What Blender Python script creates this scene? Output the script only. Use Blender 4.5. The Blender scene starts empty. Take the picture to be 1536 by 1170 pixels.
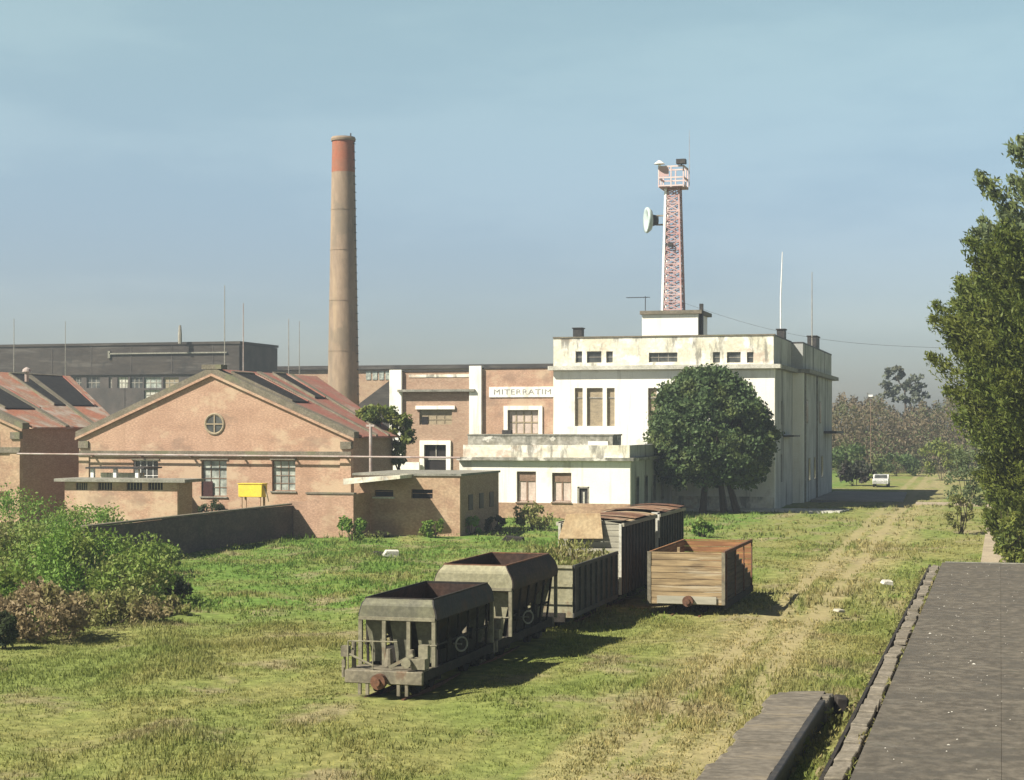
import bpy, bmesh, math, random
import numpy as np
from mathutils import Vector, Matrix

random.seed(7)
S = bpy.context.scene
COL = S.collection
R = math.radians

# ------------------------------------------------------------------ survey: one camera 7 m up, looking down a yard whose tracks run along +y
FPX, CX, HY, H = 2600.0, 768.0, 640.0, 7.0
TH = math.atan(732 / FPX)
SN, CS = math.sin(TH), math.cos(TH)
def dep(x, y): return -x * SN + y * CS
def front(px, Y):                       # x on the plane y = Y
    t = (px - CX) / FPX
    return Y * (t * CS - SN) / (CS + t * SN)
def side(px, X):                        # y on the plane x = X
    t = (px - CX) / FPX
    return X * (CS + t * SN) / (t * CS - SN)
def hz(py, x, y): return H - (py - HY) * dep(x, y) / FPX
def FZ(px, py, Y):
    x = front(px, Y); return x, hz(py, x, Y)
def G(px, py, z=0.0):                   # ground point
    D = FPX * (H - z) / (py - HY); xc = (px - CX) / FPX * D
    return xc * CS - D * SN, xc * SN + D * CS
def AT(px, D):
    xc = (px - CX) / FPX * D
    return xc * CS - D * SN, xc * SN + D * CS

# ------------------------------------------------------------------ materials
def nodes_of(name):
    m = bpy.data.materials.new(name); m.use_nodes = True
    nt = m.node_tree; nt.nodes.clear()
    return m, nt, nt.nodes, nt.links
def N(nt, kind, **kw):
    n = nt.nodes.new(kind)
    for k, v in kw.items():
        if k.startswith('i_'):
            n.inputs[k[2:].replace('_', ' ')].default_value = v
        else: setattr(n, k, v)
    return n
def c4(c): return (c[0], c[1], c[2], 1.0)
def pos_map(nt, scale):
    g = N(nt, 'ShaderNodeNewGeometry'); mp = N(nt, 'ShaderNodeMapping')
    mp.inputs['Scale'].default_value = scale
    nt.links.new(g.outputs['Position'], mp.inputs['Vector'])
    return mp.outputs['Vector']
def noise(nt, vec, scale=1.0, detail=5.0, rough=0.6):
    n = N(nt, 'ShaderNodeTexNoise'); n.inputs['Scale'].default_value = scale
    n.inputs['Detail'].default_value = detail; n.inputs['Roughness'].default_value = rough
    nt.links.new(vec, n.inputs['Vector']); return n.outputs['Fac']
def ramp(nt, fac, lo, hi):
    m = N(nt, 'ShaderNodeMapRange'); m.interpolation_type = 'SMOOTHSTEP'
    m.inputs['From Min'].default_value = lo; m.inputs['From Max'].default_value = hi
    nt.links.new(fac, m.inputs['Value']); return m.outputs['Result']
def mix(nt, fac, a, b):
    m = N(nt, 'ShaderNodeMix', data_type='RGBA')
    if isinstance(fac, (int, float)): m.inputs[0].default_value = fac
    else: nt.links.new(fac, m.inputs[0])
    for s, i in ((a, 6), (b, 7)):
        if isinstance(s, tuple): m.inputs[i].default_value = c4(s)
        else: nt.links.new(s, m.inputs[i])
    return m.outputs[2]
def mul(nt, a, b):
    m = N(nt, 'ShaderNodeMath', operation='MULTIPLY')
    for s, i in ((a, 0), (b, 1)):
        if isinstance(s, (int, float)): m.inputs[i].default_value = s
        else: nt.links.new(s, m.inputs[i])
    return m.outputs[0]
def surface(name, c1, c2=None, sc=(1, 1, 1), size=1.5, grain=0.25, stains=(), rough=0.85, bump=0.0, bsize=12.0, metal=0.0, spec=0.3, fine=9.0):
    """c1/c2 mottled by noise; grain = fine value variation; stains = (colour, scale3, lo, hi, amount)"""
    m, nt, nn, ln = nodes_of(name)
    out = N(nt, 'ShaderNodeOutputMaterial'); p = N(nt, 'ShaderNodeBsdfPrincipled')
    ln.new(p.outputs[0], out.inputs[0])
    v = pos_map(nt, sc)
    col = c1
    if c2 is not None: col = mix(nt, ramp(nt, noise(nt, v, size), 0.36, 0.64), c1, c2)
    if grain:
        d = tuple(x * (1 - grain * 1.3) for x in c1); l = None
        f = ramp(nt, noise(nt, v, fine, 4), 0.35, 0.7)
        dk = N(nt, 'ShaderNodeMix', data_type='RGBA', blend_type='MULTIPLY'); dk.inputs[0].default_value = 1.0
        sh = mix(nt, f, (1 - grain,) * 3, (1 + grain * 0.6,) * 3)
        if isinstance(col, tuple): dk.inputs[6].default_value = c4(col)
        else: ln.new(col, dk.inputs[6])
        ln.new(sh, dk.inputs[7]); col = dk.outputs[2]
    for k, (sc_c, s3, lo, hi, amt) in enumerate(stains):
        vv = pos_map(nt, s3)
        f = mul(nt, ramp(nt, noise(nt, vv, 1.0, 6, 0.65), lo, hi), amt)
        col = mix(nt, f, col, sc_c)
    if isinstance(col, tuple): p.inputs['Base Color'].default_value = c4(col)
    else: ln.new(col, p.inputs['Base Color'])
    p.inputs['Roughness'].default_value = rough; p.inputs['Metallic'].default_value = metal
    p.inputs['Specular IOR Level'].default_value = spec
    if bump:
        b = N(nt, 'ShaderNodeBump'); b.inputs['Strength'].default_value = bump; b.inputs['Distance'].default_value = 0.04
        ln.new(noise(nt, v, bsize, 4), b.inputs['Height']); ln.new(b.outputs[0], p.inputs['Normal'])
    return m
def leafy(name, ca, cb, cc=None, patch=0.5, trans=0.3, rough=0.6):
    m, nt, nn, ln = nodes_of(name)
    out = N(nt, 'ShaderNodeOutputMaterial'); g = N(nt, 'ShaderNodeNewGeometry')
    col = mix(nt, g.outputs['Random Per Island'], ca, cb)
    if cc is not None:
        col = mix(nt, ramp(nt, noise(nt, pos_map(nt, (1, 1, 1)), patch, 3), 0.45, 0.65), col, cc)
    p = N(nt, 'ShaderNodeBsdfPrincipled'); p.inputs['Roughness'].default_value = rough
    p.inputs['Specular IOR Level'].default_value = 0.25
    ln.new(col, p.inputs['Base Color'])
    t = N(nt, 'ShaderNodeBsdfTranslucent'); ln.new(col, t.inputs['Color'])
    mx = N(nt, 'ShaderNodeMixShader'); mx.inputs[0].default_value = trans
    ln.new(p.outputs[0], mx.inputs[1]); ln.new(t.outputs[0], mx.inputs[2]); ln.new(mx.outputs[0], out.inputs[0])
    return m
def field_colour(nt):
    """colour of the meadow at a world position, shared by the soil sheet and the grass blades"""
    g = N(nt, 'ShaderNodeNewGeometry'); sp = N(nt, 'ShaderNodeSeparateXYZ'); nt.links.new(g.outputs['Position'], sp.inputs[0])
    fl = N(nt, 'ShaderNodeCombineXYZ'); nt.links.new(sp.outputs[0], fl.inputs[0]); nt.links.new(sp.outputs[1], fl.inputs[1])
    def nz(sc, size, det=4):
        mp = N(nt, 'ShaderNodeMapping'); mp.inputs['Scale'].default_value = sc
        nt.links.new(fl.outputs[0], mp.inputs['Vector']); return noise(nt, mp.outputs[0], size, det)
    green, lush, olive, straw, dry, soil = (.168, .205, .056), (.118, .20, .040), (.222, .218, .078), (.33, .275, .145), (.25, .21, .125), (.15, .115, .075)
    col = mix(nt, ramp(nt, nz((1, .5, 1), .16), .38, .62), olive, green)
    # greener to the far left, under the walls; strawy by the loading bank and along the wheel ruts
    def band(sock, a, b):
        return ramp(nt, sock, a, b)
    far = mul(nt, band(sp.outputs[1], 52, 66), band(sp.outputs[0], -16, -19))
    lushf = mul(nt, ramp(nt, nz((1, .7, 1), .35), .34, .58), far)
    col = mix(nt, lushf, col, lush)
    ax = N(nt, 'ShaderNodeMath', operation='ADD'); nt.links.new(sp.outputs[0], ax.inputs[0]); ax.inputs[1].default_value = 7.4
    ab = N(nt, 'ShaderNodeMath', operation='ABSOLUTE'); nt.links.new(ax.outputs[0], ab.inputs[0])
    near = band(ab.outputs[0], 3.6, 0.6)
    stf = mul(nt, ramp(nt, nz((1.8, .22, 1), .55), .32, .54), near)
    col = mix(nt, mul(nt, stf, .7), col, straw)
    gen = ramp(nt, nz((1, .8, 1), .33, 6), .52, .66)
    col = mix(nt, mul(nt, gen, .75), col, dry)
    fine = ramp(nt, nz((1, 1, 1), 2.2, 5), .35, .7)
    dk = N(nt, 'ShaderNodeMix', data_type='RGBA', blend_type='MULTIPLY'); dk.inputs[0].default_value = 1
    nt.links.new(col, dk.inputs[6]); nt.links.new(mix(nt, fine, (.70, .72, .68), (1.2, 1.18, 1.2)), dk.inputs[7])
    return dk.outputs[2], soil, nz, sp
def meadow_ground():
    m, nt, nn, ln = nodes_of('meadow_soil')
    out = N(nt, 'ShaderNodeOutputMaterial'); p = N(nt, 'ShaderNodeBsdfPrincipled'); ln.new(p.outputs[0], out.inputs[0])
    col, soil, nz, sp = field_colour(nt)
    # wheel ruts: bare soil in two lanes, bending slightly with y
    rut = None
    for off in (-6.15, -7.75):
        a = N(nt, 'ShaderNodeMath', operation='MULTIPLY_ADD'); ln.new(sp.outputs[1], a.inputs[0]); a.inputs[1].default_value = .017; a.inputs[2].default_value = -off - .68
        b = N(nt, 'ShaderNodeMath', operation='ADD'); ln.new(sp.outputs[0], b.inputs[0]); ln.new(a.outputs[0], b.inputs[1])
        c = N(nt, 'ShaderNodeMath', operation='ABSOLUTE'); ln.new(b.outputs[0], c.inputs[0])
        f = ramp(nt, c.outputs[0], .5, .2)
        if rut is None: rut = f
        else:
            mx = N(nt, 'ShaderNodeMath', operation='MAXIMUM'); ln.new(rut, mx.inputs[0]); ln.new(f, mx.inputs[1]); rut = mx.outputs[0]
    col = mix(nt, mul(nt, mul(nt, rut, ramp(nt, nz((2, .2, 1), .6), 0.28, .54)), .7), col, (.29, .245, .13))
    ln.new(col, p.inputs['Base Color']); p.inputs['Roughness'].default_value = 1; p.inputs['Specular IOR Level'].default_value = 0.1
    b = N(nt, 'ShaderNodeBump'); b.inputs['Strength'].default_value = .6; b.inputs['Distance'].default_value = .12
    ln.new(nz((1, 1, 1), 3.0, 6), b.inputs['Height']); ln.new(b.outputs[0], p.inputs['Normal'])
    return m
def meadow_blades():
    m, nt, nn, ln = nodes_of('meadow_blades')
    out = N(nt, 'ShaderNodeOutputMaterial')
    col, soil, nz, sp = field_colour(nt)
    g = N(nt, 'ShaderNodeNewGeometry')
    dk = N(nt, 'ShaderNodeMix', data_type='RGBA', blend_type='MULTIPLY'); dk.inputs[0].default_value = 1
    ln.new(col, dk.inputs[6]); ln.new(mix(nt, g.outputs['Random Per Island'], (.85, .92, .8), (1.4, 1.3, 1.2)), dk.inputs[7])
    p = N(nt, 'ShaderNodeBsdfPrincipled'); p.inputs['Roughness'].default_value = .7; p.inputs['Specular IOR Level'].default_value = .15
    ln.new(dk.outputs[2], p.inputs['Base Color'])
    t = N(nt, 'ShaderNodeBsdfTranslucent'); ln.new(dk.outputs[2], t.inputs['Color'])
    mx = N(nt, 'ShaderNodeMixShader'); mx.inputs[0].default_value = .3
    ln.new(p.outputs[0], mx.inputs[1]); ln.new(t.outputs[0], mx.inputs[2]); ln.new(mx.outputs[0], out.inputs[0])
    return m

M = {}
BLK = (.035, .035, .03)
M['brick_tan'] = surface('tan_brick', (.44, .285, .20), (.385, .24, .165), sc=(1, 1, 2.2), size=.45, grain=.26, fine=6, stains=[((.47, .36, .25), (.3, .3, .5), .48, .6, .7), ((.29, .18, .12), (.9, .9, .12), .55, .7, .5), ((.22, .15, .11), (.35, .35, .6), .55, .66, .55)], bump=.15)
M['brick_dark'] = surface('weathered_brick', (.34, .22, .145), (.41, .29, .19), sc=(1, 1, 1.6), size=.8, grain=.22, fine=5, stains=[(BLK, (1.2, 1.2, .2), .6, .8, .6), ((.45, .34, .24), (.4, .4, .6), .55, .7, .5)], bump=.2)
M['yard_brick'] = surface('shade_darkened_yard_brick', (.13, .10, .085), (.09, .075, .065), sc=(1, 1, 2), size=.8, grain=.3, fine=5, stains=[((.2, .15, .115), (.4, .4, .6), .56, .68, .6), ((.05, .06, .04), (.8, .8, .5), .55, .66, .6)], bump=.3)  # brick darkened so the colour itself holds the wall face's shade
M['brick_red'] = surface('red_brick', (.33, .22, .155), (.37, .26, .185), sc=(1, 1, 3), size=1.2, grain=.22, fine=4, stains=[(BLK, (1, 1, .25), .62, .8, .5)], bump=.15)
M['plaster_white'] = surface('white_plaster', (.80, .79, .73), (.77, .75, .67), size=.4, grain=.05, stains=[((.55, .51, .42), (.5, .5, .12), .54, .72, .5), ((.30, .29, .25), (1.3, 1.3, .07), .54, .70, .55), ((.45, .40, .32), (.35, .35, .3), .58, .68, .5)], rough=.9)
M['plaster_stained'] = surface('stained_plaster', (.71, .69, .60), (.60, .57, .45), size=.6, grain=.14, fine=4, stains=[((.46, .35, .27), (.28, .28, .5), .54, .64, .75), ((.80, .79, .74), (.5, .5, .6), .52, .6, .7), ((.15, .145, .125), (1.1, 1.1, .3), .50, .64, .8)], rough=.95)
M['plaster_mouldy'] = surface('mouldy_plaster', (.34, .33, .29), (.23, .22, .18), size=1.2, grain=.3, fine=4, stains=[((.07, .075, .06), (1.0, 1.0, .5), .5, .68, .8), ((.66, .64, .58), (.6, .6, .9), .56, .62, .8)], rough=.95)
M['plaster_grey'] = surface('shade_grey_plaster', (.46, .465, .45), (.34, .345, .335), size=.35, grain=.12, stains=[((.085, .085, .08), (.8, .8, .09), .5, .66, .85), ((.36, .36, .34), (.4, .4, .2), .56, .66, .6)], rough=.95)  # mouldy streaks over a base greyed to carry the flank walls' shade
M['concrete'] = surface('old_concrete', (.27, .26, .22), (.19, .185, .155), size=1.2, grain=.25, stains=[((.06, .06, .05), (1, 1, 1), .58, .72, .7)], bump=.2)
M['concrete_pale'] = surface('pale_concrete', (.55, .54, .48), (.42, .41, .35), size=1.0, grain=.2, stains=[((.12, .12, .1), (1, 1, 1), .62, .75, .6)])
M['coping'] = surface('mossy_coping', (.19, .165, .125), (.14, .125, .09), size=1.1, grain=.28, stains=[((.14, .15, .075), (.5, .5, .5), .52, .66, .7), ((.09, .085, .075), (1, 1, 1), .6, .7, .6)])
M['roof_red'] = surface('faded_red_roof', (.30, .115, .085), (.27, .15, .11), size=.5, grain=.22, fine=5, stains=[((.34, .27, .22), (.35, .35, .8), .52, .66, .7), ((.2, .19, .09), (.7, .7, .7), .62, .72, .5)], rough=.8, bump=.2)
M['roof_orange'] = surface('weathered_orange_roof', (.36, .15, .09), (.31, .22, .16), size=.4, grain=.25, fine=5, stains=[((.36, .32, .27), (.4, .4, .9), .5, .62, .85), ((.22, .22, .09), (.6, .6, .6), .62, .72, .5)], rough=.8, bump=.2)
M['skylight'] = surface('sooty_skylight_glass', (.022, .022, .022), (.035, .033, .03), size=2, grain=.3, rough=.75, spec=.15)
M['dark_metal'] = surface('dark_metal', (.03, .03, .032), (.05, .045, .04), size=3, grain=.3, rough=.6)
M['frame_grey'] = surface('grey_window_bars', (.24, .22, .19), (.32, .3, .26), size=2, grain=.2)
M['frame_brown'] = surface('faded_brown_frame', (.20, .13, .09), (.26, .18, .13), size=2, grain=.2)
M['glass'] = surface('dim_glass', (.05, .055, .055), (.09, .095, .09), size=.9, grain=.35, fine=2, rough=.18, spec=.5)
M['glass_pale'] = surface('frosted_glass', (.40, .43, .38), (.24, .26, .24), size=1.6, grain=.3, fine=2.5, rough=.35, spec=.4)
M['shutter'] = surface('tan_shutter', (.33, .27, .18), (.26, .215, .15), sc=(1, 1, 3), size=2, grain=.2)
M['shutter_pink'] = surface('pinkish_curtain', (.56, .46, .40), (.46, .38, .33), size=2, grain=.12)
M['void'] = surface('dark_interior', (.012, .011, .011), (.02, .016, .014), size=1, grain=.2)
M['door_red'] = surface('dark_red_door', (.055, .022, .02), (.04, .02, .02), size=1, grain=.3)
M['yellow'] = surface('yellow_paint', (.75, .55, .06), (.66, .50, .07), size=1.5, grain=.1, rough=.5, stains=[((.35, .2, .05), (1, 1, .4), .62, .75, .5)])
M['pipe'] = surface('pale_pipe_paint', (.40, .35, .33), (.30, .22, .19), size=1.0, grain=.15, rough=.6)
M['chimney'] = surface('chimney_brick', (.29, .215, .155), (.23, .175, .13), sc=(1, 1, .35), size=.35, grain=.12, fine=3, stains=[((.17, .14, .105), (.5, .5, .35), .5, .62, .6), ((.40, .30, .19), (.5, .5, .05), .52, .68, .5)], bump=.12)
M['chimney_red'] = surface('chimney_red_brick', (.31, .105, .06), (.27, .12, .075), size=.6, grain=.2)
M['shed_dark'] = surface('dark_roofing_felt', (.058, .049, .041), (.042, .036, .031), sc=(.3, 1, 1), size=.5, grain=.2, fine=3, stains=[((.10, .09, .08), (.1, .1, .9), .52, .64, .7), ((.025, .024, .022), (.4, .4, .3), .54, .66, .7)])
M['shed_side'] = surface('sooty_shed_wall', (.095, .08, .072), (.06, .055, .05), size=.4, grain=.25)
M['tower_red'] = surface('faded_red_paint', (.40, .24, .235), (.50, .37, .36), sc=(.01, .01, .6), size=1.0, grain=.1, rough=.5)
M['white_paint'] = surface('white_paint', (.8, .8, .78), (.7, .7, .68), size=2, grain=.08, rough=.5)
M['dish'] = surface('pale_dish_skin', (.46, .54, .53), (.38, .46, .45), size=2, grain=.06, rough=.5)
M['hopper'] = surface('grey_green_wagon_paint', (.15, .147, .098), (.115, .112, .082), size=1.6, grain=.22, stains=[((.12, .07, .04), (1.5, 1.5, .8), .56, .7, .7), ((.30, .29, .2), (.8, .8, .8), .58, .68, .6)], rough=.7, bump=.15)
M['tub_side'] = surface('shade_blue_tub_steel', (.034, .036, .043), (.045, .044, .045), size=1.1, grain=.25, stains=[((.06, .04, .032), (1.2, 1.2, 1.5), .5, .62, .8)], rough=.75, bump=.15)  # tub steel darkened and blued to stand in for its shaded side
M['tub_rust'] = surface('purple_brown_tub_steel', (.050, .037, .036), (.068, .046, .036), size=1.1, grain=.28, stains=[((.03, .027, .03), (1.2, 1.2, 1.0), .5, .62, .8)], rough=.8, bump=.15)
M['lining'] = surface('shade_dark_hopper_lining', (.085, .048, .034), (.055, .036, .03), size=1.2, grain=.3, rough=.9)  # rust brown darkened to imitate the shade inside the tub
M['post_pale'] = surface('dusty_pale_steel', (.23, .215, .15), (.17, .155, .11), size=2, grain=.2, stains=[((.14, .085, .05), (1.5, 1.5, 1), .56, .66, .7)], rough=.8)
M['handwheel'] = surface('worn_handwheel', (.26, .26, .23), (.18, .18, .16), size=3, grain=.2)
M['tower_pale'] = surface('pinkish_railing_paint', (.56, .43, .43), (.6, .52, .5), size=1, grain=.1)
M['hopper_pale'] = surface('pale_wagon_paint', (.29, .275, .185), (.25, .235, .15), size=1.6, grain=.2, stains=[((.15, .08, .045), (1.4, 1.4, .7), .57, .7, .7), ((.12, .115, .08), (.9, .9, .5), .6, .72, .6)], rough=.7, bump=.15)
M['rust'] = surface('rusted_steel', (.16, .078, .043), (.115, .06, .04), size=1.5, grain=.3, stains=[((.07, .045, .035), (1, 1, 1), .52, .66, .7)], rough=.9, bump=.2)
M['rust_bright'] = surface('orange_rust_sheet', (.25, .145, .085), (.17, .095, .06), size=.9, grain=.25, stains=[((.36, .28, .19), (.6, .6, .6), .5, .62, .8), ((.1, .06, .04), (1, 1, 1), .62, .72, .7)], rough=.9)
M['tan_sheet'] = surface('tan_rusted_sheet', (.40, .31, .19), (.33, .24, .14), size=1.2, grain=.18, stains=[((.24, .14, .075), (1.3, 1.3, .9), .56, .68, .7)], rough=.9)
M['underframe'] = surface('grimy_shade_dark_underframe', (.022, .02, .018), (.036, .03, .025), size=2, grain=.3, rough=.9)  # grimy steel, darkened further to stand in for shade around the running gear
M['frame_pale'] = surface('dusty_frame_steel', (.20, .178, .128), (.13, .115, .085), size=2.2, grain=.25, stains=[((.13, .07, .04), (1.5, 1.5, 1), .55, .68, .8)], rough=.8)
M['steel_grey'] = surface('grey_gondola_steel', (.066, .068, .064), (.05, .05, .048), size=1.2, grain=.22, stains=[((.10, .06, .04), (1.2, 1.2, .5), .55, .7, .7)], rough=.8)  # steel darkened so the wagon sides read as shaded
M['wood_tan'] = surface('bleached_tan_planks', (.33, .245, .14), (.26, .19, .105), sc=(.35, .35, 4), size=1.3, grain=.28, fine=3, stains=[((.13, .09, .055), (.5, .5, 5), .54, .64, .7), ((.42, .36, .26), (.4, .4, 4), .54, .64, .7)], rough=.9, bump=.2)
M['wood_orange'] = surface('orange_brown_planks', (.30, .15, .065), (.24, .115, .055), sc=(.35, .35, 4), size=1.3, grain=.28, fine=3, stains=[((.40, .28, .15), (.4, .4, 3), .56, .68, .7)], rough=.9)
M['wood_dark'] = surface('shade_dark_planks', (.085, .062, .045), (.055, .043, .034), sc=(.35, .35, 4), size=1.3, grain=.3, fine=3)  # shaded copy of the planks, near black for the wagon's right side
M['wood_grey'] = surface('grey_boards', (.38, .36, .29), (.28, .265, .21), sc=(.4, .4, 4), size=1.5, grain=.25, fine=3, stains=[((.13, .12, .09), (.6, .6, 4), .58, .7, .6)], rough=.95)
M['platform'] = surface('platform_asphalt', (.098, .086, .068), (.116, .102, .080), sc=(1, .8, 1), size=.6, grain=.34, fine=3.2, stains=[((.066, .06, .05), (.5, .9, 1), .5, .6, .7), ((.125, .115, .095), (1.2, 2.2, 1), .58, .66, .6), ((.05, .05, .035), (3, 3, 1), .6, .68, .6)], rough=.95, bump=.25)
M['bank'] = surface('loading_bank_concrete', (.165, .145, .115), (.13, .115, .092), sc=(1, 1.4, 1), size=.9, grain=.3, fine=4, stains=[((.21, .175, .12), (.6, 1.6, 1), .54, .66, .6), ((.075, .065, .05), (.8, 1.2, 1), .54, .66, .7)], rough=.95, bump=.2)
M['stone'] = surface('grey_cover_stone', (.22, .195, .155), (.15, .132, .10), size=1.3, grain=.25, stains=[((.07, .065, .05), (1, 1, 1), .55, .68, .7)], rough=.95, bump=.3)
M['path'] = surface('pale_dirt_path', (.36, .30, .21), (.29, .24, .17), size=.7, grain=.2, rough=1)
M['road'] = surface('worn_asphalt', (.20, .19, .17), (.26, .245, .215), size=.5, grain=.2, rough=.95)
M['car'] = surface('white_car_paint', (.78, .78, .77), (.74, .74, .73), size=2, grain=.03, rough=.3, spec=.5)
M['tyre'] = surface('tyre_rubber', (.02, .02, .02), (.03, .03, .03), size=3, grain=.2)
M['bark'] = surface('bark', (.085, .062, .042), (.055, .042, .03), sc=(1, 1, .3), size=3, grain=.3, rough=1, bump=.3)
M['rubble'] = surface('broken_concrete', (.6, .58, .52), (.4, .38, .33), size=3, grain=.2)
M['ink'] = surface('faded_lettering', (.24, .24, .22), (.40, .39, .36), size=3, grain=0)
M['leaf_round'] = leafy('dark_round_tree_leaves', (.048, .085, .032), (.09, .135, .048), (.105, .135, .042), patch=.45, trans=.25)
M['leaf_right'] = leafy('yellow_green_needles', (.085, .125, .022), (.15, .175, .036), (.12, .14, .022), patch=.35, trans=.35)
M['leaf_grey'] = leafy('grey_green_needles', (.10, .14, .065), (.15, .18, .08), (.13, .16, .04), patch=.3, trans=.3)
M['leaf_small'] = leafy('olive_leaves', (.13, .17, .03), (.20, .21, .045), (.09, .13, .03), patch=.6)
M['leaf_dim'] = leafy('dark_leaves', (.03, .05, .02), (.055, .075, .025), (.045, .055, .02), patch=.6)
M['weed_green'] = leafy('bright_weed_leaves', (.11, .22, .03), (.175, .27, .05), (.16, .20, .04), patch=.5)
M['weed_mid'] = leafy('mid_green_weeds', (.13, .21, .035), (.20, .25, .055), (.21, .20, .075), patch=.4)
M['weed_olive'] = leafy('olive_weed_leaves', (.16, .19, .045), (.25, .245, .085), (.225, .185, .09), patch=.5)
M['weed_brown'] = leafy('dry_weed_stems', (.20, .15, .08), (.30, .235, .13), (.17, .17, .05), patch=.6)
M['weed_black'] = leafy('dusky_bush_leaves', (.02, .026, .014), (.035, .04, .02), (.03, .025, .022), patch=.6, trans=.1)
M['far_brown'] = leafy('bare_brown_twigs', (.125, .096, .058), (.16, .125, .075), (.085, .105, .04), patch=.12, trans=.2)
M['far_green'] = leafy('far_green_leaves', (.07, .12, .035), (.10, .145, .05), (.12, .13, .04), patch=.2)
M['far_grey'] = leafy('hazy_grey_green_leaves', (.095, .115, .085), (.13, .145, .1), (.12, .12, .07), patch=.2)
M['meadow'] = meadow_ground()
M['blades'] = meadow_blades()

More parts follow.
